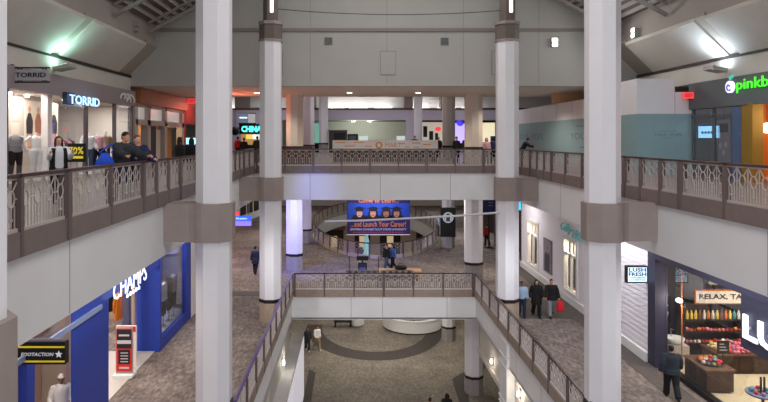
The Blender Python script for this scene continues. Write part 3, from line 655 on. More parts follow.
for i in range(5):
    y = 19.5+i*.26; pts = []
    for k in range(10):
        r = .075 if k % 2 == 0 else .03; a = PI/2+k*PI/5; pts.append((MLX+.1, y+r*math.cos(a), -3.5+r*math.sin(a)))
    MB().ext(pts, (.05, 0, 0)).build('star', MATS['champs_letters'], T)
# garments on the rails inside the sports shop
def rail_rack(name, lab, x0, x1, y, z, fl):
    T = thing(name, lab, 'clothes rail', ((x0+x1)/2, y, fl)); m = MB()
    m.tube([(x0, y, z), (x1, y, z)], .02, 6); m.build('rail', STEEL, T)
    m = MB(); m.tube([(x0, y, z), (x0, y, fl+.03)], .02, 6).tube([(x1, y, z), (x1, y, fl+.03)], .02, 6); m.box(x0-.2, x0+.2, y-.03, y+.03, fl, fl+.05).box(x1-.2, x1+.2, y-.03, y+.03, fl, fl+.05); m.build('frame', STEEL, T)
    return T
rail_rack('clothes_rail', 'steel clothes rail inside the blue sports shop doorway', -11.5, -9.2, 25.4, F2+1.85, F2+.03)
for k, (n, c) in enumerate((('charcoal', s2l(50, 48, 52)), ('grey', s2l(130, 126, 124)), ('black', s2l(28, 27, 30)), ('orange', s2l(214, 120, 30)), ('brown', s2l(120, 80, 52)))):
    x = -11.25+k*.46
    garment('jacket', '%s jacket hanging on the rail inside the blue sports shop' % n, (x, 25.4, F2+1.74), .5, 1.15 if n == 'orange' else .85, .13, cloth(n, c), u=(.5, .85, 0), group='jackets on the sports shop rail')
for k, (n, c, y) in enumerate((('white', s2l(190, 190, 195), 25.0), ('dark striped', s2l(44, 40, 48), 25.75), ('grey', s2l(108, 104, 108), 26.45))):
    z = F2+1.9
    box(MLX-1.25, MLX-1.2, 25.5, 26.9, F2+.5, -2.4).build('blue_panel', BLUE, bpy.data.objects['storefront.002']) if k == 0 else None
    T = thing('dress_form', '%s sports outfit on a stand in the blue shop window' % n, 'mannequin', (MLX-.45, y, F2+.42), 'outfits in the sports shop window')
    garment_mesh(MB(), (MLX-.45, y, z+.35), .46, .75, .2, (0, 1, 0)).build('top', cloth(n.replace(' ', '_'), c), T)
    m = MB(); m.tube([(MLX-.45, y-.1, z-.3), (MLX-.45, y-.1, z-1.02)], [.1, .07], 8).tube([(MLX-.45, y+.1, z-.3), (MLX-.45, y+.1, z-1.02)], [.1, .07], 8); m.build('trousers', cloth('black', s2l(28, 27, 30)), T)
    MB().tube([(MLX-.45, y, z+.33), (MLX-.45, y, F2+.44)], .02, 6).build('pole', STEEL, T); MB().lathe((MLX-.45, y, F2+.42), [(.16, 0), (.16, .02)], 16).build('base', STEEL, T)
# red and black promotional stand in the doorway
sx, sy = on_floor(124.5, 377, F2)
T = thing('sign_stand', 'red and black sale poster stand on a white foot in the sports shop doorway', 'sign', (sx, sy, F2))
box(sx-.34, sx+.34, sy-.22, sy+.22, F2+.03, F2+.13).build('foot', WHITE, T); box(sx-.29, sx+.29, sy-.03, sy+.03, F2+.13, F2+1.72).build('frame', mat('stand_frame', s2l(150, 148, 150), .4), T)
y = sy-.036; RED = mat('poster_red', s2l(200, 44, 36), .5); PB = mat('poster_black', s2l(38, 30, 44), .5)
m = MB(); m.box(sx-.27, sx+.27, y, sy-.03, F2+.2, F2+1.68); P_ = m.build('poster', RED, T)
m = MB(); m.box(sx-.25, sx+.25, y-.006, y, F2+1.0, F2+1.65).box(sx-.2, sx+.2, y-.006, y, F2+.46, F2+.95); m.build('dark_panel', PB, P_)
PGR = mat('print_grey', s2l(196, 190, 196), .5)
pieces('print_bar', PGR, P_, (sx-.24, sx+.24, y-.012, y-.006, F2+1.16, F2+1.28), (sx-.18, sx+.18, y-.012, y-.006, F2+1.42, F2+1.48), (sx-.17, sx+.17, y-.008, y, F2+.3, F2+.36), *[(sx-.12, sx+.14, y-.012, y-.006, F2+.53+i*.1, F2+.56+i*.1) for i in range(4)])
T = thing('promo_panel', 'white and red shoe promotion panel behind the sale poster stand', 'panel', (sx-.4, sy+.9, F2))
xa, xb = sx-.62, sx+.1; box(xa, xb, sy+.85, sy+.92, F2+.03, F2+1.5).build('board', mat('promo_white', s2l(224, 214, 212), .5), T)
box(xa+.02, xb-.02, sy+.84, sy+.85, F2+1.28, F2+1.48).build('stripe', RED, T); box(xa+.02, xa+.5, sy+.84, sy+.85, F2+.4, F2+.65).build('stripe', RED, T)
m = MB(); m.tube([(xa+.06, sy+.83, F2+.9), (xa+.2, sy+.83, F2+1.0), (xa+.34, sy+.83, F2+1.15)], [.04, .08, .04], 8); m.build('shoe_print', PB, T)
# --- footwear shop window and blade sign in front of it
Yb = 600/44.0
T = thing('blade_sign', 'black blade sign with two yellow stripes and a white star', 'sign', (MLX+.5, Yb, -3.4))
x0, x1 = (20-VX)/FPX*Yb, (67-VX)/FPX*Yb; zt, zb = EYE-(341-VY)/FPX*Yb, EYE-(363-VY)/FPX*Yb
box(x0, x1, Yb-.09, Yb+.09, zb, zt).build('box', BLACK, T)
YEL = mat('sign_yellow', s2l(214, 190, 40), .5, emit=.3); y = Yb-.092
pieces('stripe', YEL, T, (x0+.01, x1-.01, y-.005, y, zt-.125, zt-.085), (x0+.01, x1-.01, y-.005, y, zb+.05, zb+.09))
text_mb(MB(), 'FOOTACTION', (x0+.075, y, (zt+zb)/2-.02), UX, UZ, w=.735, h=.078, depth=.006, bold=.01, align='L', shear=.2).build('lettering', glow('sign_white_text', s2l(214, 214, 220), .3), T)
pts = []
for k in range(10):
    r = .085 if k % 2 == 0 else .04; a = PI/2+k*PI/5; pts.append((x1-.14+r*math.cos(a), y-.012, (zt+zb)/2-.02+r*math.sin(a)))
MB().ext(pts, (0, .012, 0)).build('star', MATS['sign_white_text'], T)
m = MB(); m.box(x0-.05, x1-.05, Yb-.05, Yb+.05, zt, zt+.05); m.build('bracket', STEEL, T)
m = MB(); m.box(MLX-1.9, MLX-1.7, 9, 17.6, F2, -1.52)
T = thing('storefront', 'footwear shop window in warm light at the lower left, shoe shelves inside', 'storefront', (MLX, 12, F2))
st(m.build('wall_shoe_shop', mat('shoe_wall', s2l(214, 172, 146), .6)), 'tan inner wall of the footwear shop', 'wall')
box(MLX-.2, MLX, 8, 13.5, F2, F2+.4).build('plinth', BLUE, T); box(MLX-.12, MLX-.1, 8, 13.7, F2+.4, -2.7).build('window_glass', GLASS, T); box(MLX-.2, MLX, 8, 13.7, -2.2, -1.52).build('header', BLUE, T)
SH = mat('shoe_shelf', s2l(196, 128, 92), .5)
for k, z in enumerate((-2.45, -2.95, -3.45, -3.95)):
    o = box(MLX-1.7, MLX-1.4, 9, 17.5, z, z+.04).build('wall_shelf', SH, None, at=(MLX-1.7, 12, z)); tag(o, ['topmost', 'second from top', 'third from top', 'lowest'][k]+' tan wall shelf inside the footwear shop window', 'shelf', 'wall shelves of the footwear shop')
SHOEC = [cloth('shoe_white', s2l(225, 222, 218)), cloth('shoe_brown', s2l(120, 76, 54)), cloth('shoe_red', s2l(180, 50, 44)), cloth('shoe_black', s2l(36, 34, 36))]
def shoe_mesh():
    mb = MB(); mb.smooth = True
    mb.tube([(-.14, 0, .05), (-.08, 0, .06), (.02, 0, .05), (.10, 0, .04), (.15, 0, .03)], [(.035, .05), (.042, .058), (.046, .045), (.044, .036), (.03, .022)], 10)
    mb.tube([(-.09, 0, .06), (-.095, 0, .12)], [(.036, .045), (.034, .042)], 10)
    return mb
for z_i, z in enumerate((-2.41, -2.91, -3.41)):
    for k in range(9):
        y = 12.9+k*.48; ci = (k*7+z_i*3) % 4
        o = shoe_mesh().build('shoe', SHOEC[ci]); o.location = (MLX-1.52, y, z+.012); o.rotation_euler = (0, 0, .3); nm = ['white', 'brown', 'red', 'black'][ci]
        tag(o, '%s sports shoe on a wall shelf behind the black blade sign with yellow stripes' % nm, 'shoe', 'shoes on the footwear shop wall')
        MB().box(-.15, .16, -.045, .045, -.012, .012).build('sole', WHITE, o)
# ------------------------------------------------------------ clapboard shop and bath shop, middle level right
CLAP = mat('clapboard', s2l(238, 233, 240), .5)
T = thing('storefront', 'white clapboard shop front with two lit windows on the right of the middle level', 'storefront', (MRX, 30, F2))
m = MB(); Wn = ((35.1, 37.2), (28.95, 30.8)); zs0, zs1 = -6.0, -3.5
m.box(MRX, MRX+.2, 22.06, 28.95, F2, -1.52).box(MRX, MRX+.2, 30.8, 35.1, F2, -1.52).box(MRX, MRX+.2, 37.2, 38.6, F2, -1.52)
for a, b in Wn: m.box(MRX, MRX+.2, a, b, F2, zs0).box(MRX, MRX+.2, a, b, zs1, -1.52)
k = F2+.5
while k < -2.1:
    for a, b in ((22.06, 28.95), (30.8, 35.1), (37.2, 38.6)): m.ext([(MRX, a, k+.19), (MRX-.028, a, k), (MRX, a, k)], (0, b-a, 0))
    if k < zs0-.2 or k > zs1:
        for a, b in Wn: m.ext([(MRX, a, k+.19), (MRX-.028, a, k), (MRX, a, k)], (0, b-a, 0))
    k += .2
m.build('clapboard_wall', CLAP, T)
m = MB(); m.box(MRX-.1, MRX, 22.06, 38.6, F2, F2+.36).box(MRX-.06, MRX, 22.06, 38.6, -2.0, -1.85); m.build('skirting', WHITE, T)
for k, (a, b) in enumerate(Wn):
    fr = MB(); t = .14
    fr.box(MRX-.09, MRX+.1, a-.1, b+.1, zs0-.12, zs0).box(MRX-.09, MRX+.1, a-.1, b+.1, zs1, zs1+.14).box(MRX-.07, MRX+.1, a-.1, a+t-.1+.06, zs0, zs1).box(MRX-.07, MRX+.1, b-.06-.04, b+.1, zs0, zs1)
    fr.box(MRX-.04, MRX+.08, a, b, zs1-.78, zs1-.66).box(MRX-.04, MRX+.08, (a+b)/2-.06, (a+b)/2+.06, zs0, zs1)
    for q in (.25, .75): fr.box(MRX-.02, MRX+.06, a+(b-a)*q-.025, a+(b-a)*q+.025, zs1-.66, zs1)
    f = fr.build('window_frame', WHITE, T); box(MRX+.03, MRX+.04, a, b, zs0, zs1).build('pane', GLASS, f)
    st(box(MRX+1.0, MRX+1.1, a-.6, b+.6, F2, -1.6).build('wall_window_warm', mat('window_warm', s2l(232, 214, 178), .6)), 'warm cream wall behind a clapboard shop window', 'wall')
    m = MB(); y = (a+b)/2
    for s_ in (-1, 1): m.box(MRX+.3, MRX+.34, y+s_*.45-.2, y+s_*.45+.2, zs0+.1, zs1-.7)
    m.build('dark_curtain', mat('curtain_dark', s2l(58, 52, 54), .7), T)
    lamp('AREA', (MRX+.6, y, zs1+.3), 75, (1, .88, .66), .7, 1.6)
    lamp('POINT', (MRX+.7, y, zs0+.5), 22, (1, .88, .66), .2)
T = thing('shop_sign', 'teal script lettering above the clapboard shop window nearer the large column', 'sign', (MRX-.1, 30, -3))
text_mb(MB(), 'Gilly', (MRX-.14, 30.1, -2.93), NY, UZ, w=1.5, h=.55, depth=.05, bold=-.005, shear=.35).build('lettering', mat('teal_sign', s2l(96, 160, 156), .4, emit=.15), T)
text_mb(MB(), 'Hicks', (MRX-.14, 28.55, -3.02), NY, UZ, w=1.3, h=.46, depth=.05, bold=-.005, shear=.35).build('lettering', MATS['teal_sign'], T)
pieces('stud', STEEL, T, *[(MRX-.1, MRX, y-.02, y+.02, -2.98, -2.94) for y in (30.6, 29.7, 28.9, 28.2)])
T = thing('framed_poster', 'framed photo poster with people between the clapboard shop windows', 'poster', (MRX, 33.3, -5))
box(MRX-.06, MRX, 32.6, 34.0, -5.85, -4.0).build('frame', mat('poster_frame', s2l(120, 112, 118), .4), T)
box(MRX-.07, MRX-.06, 32.68, 33.92, -5.77, -4.08).build('print', mat('poster_print', s2l(150, 140, 150), .5, noise=.3, nscale=3), T)
m = MB()
for y, c in ((33.5, 0), (33.1, 0)): m.ext([(MRX-.074, y-.16, -5.75), (MRX-.074, y+.16, -5.75), (MRX-.074, y+.18, -4.9), (MRX-.074, y+.07, -4.75), (MRX-.074, y-.07, -4.75), (MRX-.074, y-.18, -4.9)], (.004, 0, 0))
m.build('figures', mat('poster_dark', s2l(72, 66, 86), .5), T)
m = MB()
for y in (33.5, 33.1): m.ext([(MRX-.076, y+.09*math.cos(a*PI/5), -4.62+.12*math.sin(a*PI/5)) for a in range(10)], (.006, 0, 0))
m.build('faces', mat('poster_skin', s2l(196, 156, 140), .5), T)
# bath shop
T = thing('storefront', 'dark framed bath shop front with a wide window at the lower right', 'storefront', (MRX, 16, F2))
LUF = mat('bath_frame', s2l(62, 60, 78), .5, noise=.06, nscale=2)
m = MB(); m.box(MRX-.02, MRX+.42, 21.5, 22.05, F2, -1.54); m.box(MRX-.04, MRX+.42, 6, 21.5, -2.72, -1.54); m.build('frame', LUF, T)
m = MB(); m.box(MRX+.25, MRX+.5, 6, 21.5, F2, F2+.16); m.build('kick_plate', BLACK, T)
m = MB(); m.box(MRX-.02, MRX+.3, 6, 16.75, -4.2, -2.72); m.build('sign_band', mat('sign_band_dark', s2l(58, 58, 74), .5), T)
GX = MRX+.34
box(GX, GX+.012, 6, 21.5, F2+.16, -2.7).build('window_glass', GLASS_B, T)
m = MB(); m.box(18.4, 18.6, 4, 23.5, F2, -1.52).box(MRX+.5, 18.6, 22.9, 23.1, F2, -1.52); st(m.build('wall_bath_shop', mat('bath_inner', s2l(60, 56, 54), .7)), 'dark inner walls of the bath shop', 'wall')
st(box(MRX+.5, 18.4, 4, 22.9, F2, F2+.03).build('floor_bath_shop', mat('bath_floor', s2l(206, 190, 158), .4, noise=.05, nscale=2)), 'pale floor of the bath shop', 'floor')
st(box(13.4, 18.3, 22.6, 22.88, -3.9, -1.9).build('wall_bath_panel', mat('bath_grey_panel', s2l(150, 146, 140), .6)), 'grey upper wall panel inside the bath shop', 'wall')
lamp('AREA', (13.2, 17.5, -1.8), 340, (1, .90, .74), 2, 4); lamp('AREA', (15.2, 20.6, -1.8), 260, (1, .88, .7), 2, 2); lamp('AREA', (13.6, 12.5, -1.8), 120, (1, .90, .74), 2, 3)
T = thing('shop_sign', 'big glowing white letters on the dark band of the bath shop window', 'sign', (MRX-.1, 15.4, -3.5))
text_mb(MB(), 'LUSH', (MRX-.06, 16.55, -3.55), NY, UZ, w=2.9, h=.66, depth=.05, bold=.02, align='L').build('lettering', glow('bath_letters', s2l(240, 244, 255), 1.6), T)
pieces('stud', STEEL, T, *[(MRX-.06, MRX-.02, y-.03, y+.03, -3.58, -3.52) for y in (16.3, 15.6, 14.9, 14.2)])
Yl = 22.15; x0, x1 = (625.5-VX)/FPX*Yl, (647-VX)/FPX*Yl; zt, zb = EYE-(265.5-VY)/FPX*Yl, EYE-(282.5-VY)/FPX*Yl
T = thing('blade_sign', 'black boxed blade sign with white glowing face at the bath shop corner', 'sign', (x1, Yl, zb))
box(x0, x1, Yl-.09, Yl+.09, zb, zt).build('box', BLACK, T); y = Yl-.092
box(x0+.05, x1-.05, y-.004, y, zb+.05, zt-.05).build('lit_face', glow('blade_face', s2l(205, 232, 255), 1.0), T)
m = MB(); cx = (x0+x1)/2; text_mb(m, 'LUSH', (cx, y-.004, zt-.14), UX, UZ, w=.62, h=.14, depth=.004, bold=.03); text_mb(m, 'FRESH', (cx, y-.004, zt-.3), UX, UZ, w=.64, h=.14, depth=.004, bold=.03)
text_mb(m, 'HANDMADE', (cx, y-.004, zt-.43), UX, UZ, w=.56, h=.05, depth=.004, bold=.02); text_mb(m, 'COSMETICS', (cx, y-.004, zt-.51), UX, UZ, w=.56, h=.05, depth=.004, bold=.02)
m.build('lettering', mat('blade_text', s2l(24, 40, 52), .5), T); box(x1, MRX-.12, Yl-.06, Yl+.06, zb+.14, zt-.1).build('bracket', BLACK, T)
T = thing('hanging_sign', 'white RELAX, TAKE sign with orange rim inside the bath shop', 'sign', (13, 19, -3.5))
Yr = 19.6; a = px(696, 291, Yr); b_ = px(745, 303, Yr)
box(a[0], b_[0]+.5, Yr, Yr+.04, b_[2], a[2]).build('board', mat('relax_board', s2l(225, 214, 196), .5), T)
text_mb(MB(), 'RELAX, TAKE', (a[0]+.1, Yr-.002, (a[2]+b_[2])/2), UX, UZ, w=1.75, h=.2, depth=.004, bold=.03, align='L').build('lettering', mat('relax_text', s2l(62, 48, 40), .5), T)
m = MB(); t = .03; m.box(a[0]-t, b_[0]+.5, Yr-.01, Yr+.05, b_[2]-t, b_[2]).box(a[0]-t, b_[0]+.5, Yr-.01, Yr+.05, a[2], a[2]+t).box(a[0]-t, a[0], Yr-.01, Yr+.05, b_[2], a[2]); m.build('rim', mat('copper', s2l(190, 108, 60), .4), T)
m = MB(); m.tube([(a[0]+.2, Yr+.02, a[2]), (a[0]+.2, Yr+.02, -1.52)], .012, 5).tube([(b_[0]+.2, Yr+.02, a[2]), (b_[0]+.2, Yr+.02, -1.52)], .012, 5); m.build('hanger', STEEL, T)
# ------------------------------------------------------------ frozen yogurt shop and hoarding, top level right
OLV = mat('yogurt_header', s2l(92, 96, 98), .6)
T = thing('storefront', 'dark grey frozen yogurt shop front with gold door frame and orange inside', 'storefront', (SRX, 21, 0))
m = MB(); m.box(SRX-.15, SRX+.25, 8, 26.0, 2.85, 3.96); m.build('header', OLV, T)
def ry(x): return SRX*FPX/(x-VX)
m = MB(); m.box(SRX-.08, SRX+.2, ry(743), ry(734), 0, 2.9); m.build('pillar', mat('striped_pillar', s2l(84, 100, 132), .5), T)
m = MB(); m.box(SRX-.2, SRX+.2, ry(758), ry(753), 0, 2.9).box(SRX-.1, SRX+.1, ry(753), ry(744), 0, 2.9); m.build('gold_frame', mat('gold_frame', s2l(158, 122, 50), .4, metal=.3), T)
m = MB(); m.box(SRX-.02, SRX+.1, ry(734), ry(733), 0, 2.9).box(SRX-.02, SRX+.1, 25.9, 26, 0, 2.9).box(SRX-.02, SRX+.1, ry(733), 26, 2.5, 2.56).box(SRX-.02, SRX+.1, ry(714), ry(712.5), 0, 2.9); m.build('window_frame', mat('window_frame_grey', s2l(96, 100, 104), .4), T)
box(SRX+.02, SRX+.03, ry(733), 26, .1, 2.9).build('window_glass', GLASS_B, T)
m = MB(); m.box(SRX+1.9, SRX+2.0, ry(740), 26, 0, 3); st(m.build('wall_yogurt_back', mat('yogurt_dark', s2l(66, 68, 70), .7)), 'dark wall behind the yogurt shop window', 'wall')
m = MB(); m.box(20.5, 20.7, 8, 26, 0, 3.4).box(SRX+.2, 20.5, ry(741), ry(740), 0, 3.4); st(m.build('wall_yogurt_shop', mat('yogurt_orange', s2l(222, 110, 34), .6)), 'orange inner walls of the yogurt shop', 'wall')
st(box(SRX+.3, 20.5, 8, 26, 3.2, 3.26).build('ceiling_yogurt_shop', mat('yogurt_ceiling', s2l(200, 170, 140), .6)), 'tan ceiling of the yogurt shop', 'ceiling')
lamp('POINT', (16.8, 19.5, 2.4), 130, (1, .82, .6), .4); lamp('AREA', (15.8, 24.3, 2.8), 20, COOL, .6, 1)
T = thing('pendant_lamp', 'round white globe lamp against the orange wall of the yogurt shop', 'light', (16.4, 23.9, 1.9))
g = px(767, 128, 22.4); MB().ball(g, .2, 16, 10).build('globe', glow('globe_white', (1, .95, .86), 2.2), T); MB().tube([(g[0], g[1], g[2]+.18), (g[0], g[1], 3.2)], .012, 5).build('cord', BLACK, T)
T = thing('shop_sign', 'bright green letters with a round white swirl emblem over the yogurt shop', 'sign', (SRX-.2, 22, 3.3))
text_mb(MB(), 'pinkberry', (SRX-.27, ry(744.2), 3.56), NY, UZ, w=3.15, h=.52, depth=.03, align='L').build('lettering', glow('green_letters', s2l(70, 225, 40), 1.05), T)
ey, ez = ry(736.2), 3.58
m = MB(); m.ext([(SRX-.28, ey+.23*math.cos(a*PI/12), ez+.23*math.sin(a*PI/12)) for a in range(24)], (.1, 0, 0)); m.build('emblem', glow('emblem_white', s2l(226, 222, 250), 1.0), T)
m = MB(); m.tube([(SRX-.29, ey-(.04+.011*k)*math.cos(k*.5), ez+(.04+.011*k)*math.sin(k*.5)) for k in range(12)], .032, 6); m.build('swirl', mat('emblem_violet', s2l(92, 96, 190), .5, emit=.3), T)
m = MB(); m.tube([(SRX-.25, ey-.05, ez+.28), (SRX-.25, ey-.16, ez+.4), (SRX-.25, ey-.24, ez+.44)], [.03, .06, .01], 6); m.tube([(SRX-.25, ey-.02, ez+.28), (SRX-.25, ey+.06, ez+.42)], [.03, .01], 6); m.build('leaf', glow('leaf_teal', s2l(60, 180, 150), .8), T)
pieces('stud', STEEL, T, *[(SRX-.27, SRX-.15, ry(744)-q*.85-.02, ry(744)-q*.85+.02, 3.5, 3.54) for q in range(5)])
T = thing('menu_screen', 'pale blue lit menu screen in the yogurt shop window', 'screen', (SRX+.3, 25, 1.5)); y0, y1 = ry(717.5), ry(696)
box(SRX+.10, SRX+.14, y0, y1, 1.62, 2.12).build('display', glow('menu_glow', s2l(150, 205, 240), 1.3), T)
box(SRX+.14, SRX+.2, y0-.04, y1+.04, 1.58, 2.16).build('bezel', BLACK, T)
m = MB()
for q in range(5): m.box(SRX+.09, SRX+.10, y0+.25+q*.22, y0+.4+q*.22, 1.8, 1.9)
m.build('menu_print', mat('menu_print', s2l(96, 130, 170), .5), T); box(SRX+.15, SRX+.19, (y0+y1)/2-.03, (y0+y1)/2+.03, 2.16, 3.2).build('bracket', STEEL, T)
T = thing('window_poster', 'pinkish drink poster hanging in the yogurt shop window', 'poster', (SRX+.1, 24, 0)); y0, y1 = ry(728), ry(715)
box(SRX+.10, SRX+.12, y0, y1, .52, 2.36).build('sheet', mat('poster_pink', s2l(168, 150, 148), .6), T)
m = MB(); m.box(SRX+.09, SRX+.10, y0+.15, y1-.15, 1.85, 2.2); m.build('print', mat('poster_brown', s2l(104, 88, 88), .6), T)
m = MB()
for q, (yy, zz) in enumerate(((.3, 1.35), (.65, 1.3), (.45, 1.05))): m.ext([(SRX+.098, y0+yy+.1*math.cos(a*PI/5), zz+.12*math.sin(a*PI/5)) for a in range(10)], (.004, 0, 0))
m.build('cups', mat('poster_cups', s2l(206, 190, 186), .6), T); box(SRX+.1, SRX+.12, (y0+y1)/2-.01, (y0+y1)/2+.01, 2.36, 2.85).build('string', STEEL, T)
# hoarding around a closed shop
TEAL = mat('hoarding_teal', s2l(140, 168, 172), .55, noise=.04, nscale=.6); HW = mat('hoarding_white', s2l(226, 224, 228), .55, noise=.02, nscale=.8)
BX, BY = 12.35, 26.1
T = thing('hoarding', 'white and teal hoarding wall around a closed shop', 'hoarding', (BX, BY, 0))
m = MB(); m.box(BX, 14.0, BY, BY+.12, 1.22+1.45-.0, 4.2).box(14.0, SRX+.1, BY, BY+.12, 2.67, 3.62).box(BX, BX+.12, BY+.12, 30.5, 2.67, 4.2).box(BX, BX+.12, 30.5, 46, 2.67, 3.7); m.build('upper_board', HW, T)
m = MB(); m.box(BX, SRX+.1, BY, BY+.12, 0, 2.67).box(BX, BX+.12, BY+.12, 46, 0, 2.67); m.build('lower_board', TEAL, T)
m = MB()
for y in (28.6, 31.2, 33.8, 36.4, 39, 41.6): m.box(BX-.004, BX, y-.01, y+.01, 0, 3.7)
for x in (14.0,): m.box(x-.01, x+.01, BY-.004, BY, 0, 3.62)
m.build('joint', mat('hoarding_joint', s2l(150, 160, 164), .6), T)
TT = mat('hoarding_text', s2l(98, 126, 132), .6)
c = px(668, 134.8, BY-.004); text_mb(MB(), 'YOUI • POPS', (c[0], BY-.002, c[2]), UX, UZ, w=1.2, h=.13, depth=.004).build('lettering', TT, T)
text_mb(MB(), 'YOUI • POPS', (BX-.002, 31.1, 1.72), NY, UZ, w=6.0, h=.36, depth=.004).build('lettering', TT, T); text_mb(MB(), 'YOUI • POPS', (BX-.002, 41.8, 1.72), NY, UZ, w=5.5, h=.42, depth=.004).build('lettering', TT, T)
pieces('print_rule', TT, T, (c[0]-.38, c[0]+.38, BY-.004, BY, c[2]+.15, c[2]+.165), (c[0]-.25, c[0]+.25, BY-.004, BY, c[2]-.16, c[2]-.145), (BX-.004, BX, 29, 33.2, 2.25, 2.3), (BX-.004, BX, 29.5, 32.7, 1.1, 1.15))
T = thing('exit_sign', 'red exit sign glowing at the end of the teal hoarding', 'sign', (14.6, 25.7, 3)); c = px(688, 95.5, 25.7)
box(c[0]-.22, c[0]+.22, 25.62, 25.72, c[2]-.13, c[2]+.13).build('box', MATS['exit_red'], T); text_mb(MB(), 'EXIT', (c[0], 25.618, c[2]), UX, UZ, w=.32, h=.14, depth=.004, bold=.02).build('lettering', MATS['exit_letter'], T)
box(c[0]-.03, c[0]+.03, 25.72, BY, c[2]-.05, c[2]+.05).build('arm', STEEL, T)
# dark wooden ceiling piece behind the hoarding
o = tag(box(12.0, 13.9, 36.0, 36.3, 3.72, 4.29).build('wood_panel', mat('warm_wood', s2l(206, 160, 118), .5, noise=.1, nscale=2), None, at=(13, 36, 3.72)), 'tan wooden panel above the far part of the hoarding', 'panel')
# ================================================================== LAMPS, SIGNS AND FURNITURE
for k, x in enumerate((-5.6, -.2, 3.8, 9.5)):
    T = thing('downlight', 'round recessed lamp in the low beige ceiling, %s' % ['near the red glow', 'second along', 'third along', 'over the tan wooden panel'][k], 'light', (x, 35, 4.3), 'recessed lamps behind the gable wall')
    MB().lathe((x, 35, 4.25), [(.2, 0), (.2, .05)], 16).build('trim_ring', WHITE, T); MB().lathe((x, 35, 4.235), [(.14, 0), (.14, .03)], 16).build('lens', GLOW_W, T)
def flood(p, lab, n, lit, name='floodlight'):
    T = thing(name, lab, 'light', p, 'floodlights fixed to the atrium walls'); n = Vector(n); u = n.cross(Vector((0, 0, 1))); R = Matrix((u, n, Vector((0, 0, 1)))).transposed()
    p = Vector(p)
    MB().obox(p+n*.05, (.16, .05, .2), R).build('mount', mat('flood_casing', s2l(150, 148, 142), .5), T)
    for s_ in (-1, 1):
        MB().obox(p+n*.17+Vector((0, 0, s_*.12)), (.15, .08, .1), R).build('head', MATS['flood_casing'], T)
        MB().obox(p+n*.255+Vector((0, 0, s_*.12)), (.13, .006, .085), R).build('lens', glow('flood_lit', (1, 1, .93), 14) if lit else mat('flood_off', s2l(150, 152, 150), .3), T)
    if lit: lamp('SPOT', p+n*.32, lit, (1, .99, .93), .1, aim=p+n*6-Vector((0, 0, 2.5)), spot=2.6)
flood((10.35, 31.0, 6.52), 'bright white floodlight on the gable wall right of the tall column', (0, -1, 0), 330)
flood((13.4, 28.2, 6.56), 'bright floodlight on the right plaster frieze above the hoarding', (-1, 0, 0), 160)
flood((-10.2, 27.9, 6.78), 'unlit grey floodlight on the left plaster frieze', (1, 0, 0), 0)
# cable and rod between the tall columns
m = MB(); A, B = Vector((-3.4, 27.1, 7.45)), Vector((6.66, 27.1, 7.38))
m.tube([A+(B-A)*(i/12)-Vector((0, 0, .22*4*(i/12)*(1-i/12))) for i in range(13)], .016, 5)
tag(m.build('cable', BLACK, None, at=A), 'thin dark cable strung between the lanterns of the two tall columns', 'cable')
a, b = Vector(px(506, 212, 26.85)), Vector(px(325, 221.5, 30.2)); mid = (a+b)/2-Vector((0, 0, .06))
tag(MB().tube([a, (a+mid)/2-Vector((0, 0, .03)), mid, (mid+b)/2-Vector((0, 0, .02)), b], .05, 8).build('banner_pole', mat('pole_white', s2l(196, 194, 200), .4), None, at=a), 'long slim white pole reaching out across the atrium from the right tall column', 'pole')
# graduation banner
Yn = 45.0; bx0, bx1 = (347-VX)/FPX*Yn, (410-VX)/FPX*Yn; zb = EYE-(234.2-VY)/FPX*Yn; ztop = EYE-(190-VY)/FPX*Yn
T = thing('banner', 'purple hanging banner with four graduates, and Launch Your Career!', 'banner', ((bx0+bx1)/2, Yn, zb)); y = Yn-.02
PUR = mat('banner_purple', s2l(52, 36, 92), .6); box(bx0, bx1, y, Yn, zb, ztop).build('cloth', PUR, T)
def bz(v): return EYE-(v-VY)/FPX*Yn
def bx(v): return (v-VX)/FPX*Yn
m = MB(); m.box(bx0+.05, bx1-.02, y-.006, y, bz(219.5), bz(203)); m.build('photo', mat('banner_blue', s2l(38, 72, 178), .6, noise=.2, nscale=1.2), T)
GOWN = mat('gown', s2l(34, 30, 44), .6); SKIN_P = [mat('print_skin_%d' % i, c, .6) for i, c in enumerate((s2l(214, 160, 140), s2l(196, 140, 116), s2l(150, 100, 80), s2l(170, 120, 100)))]
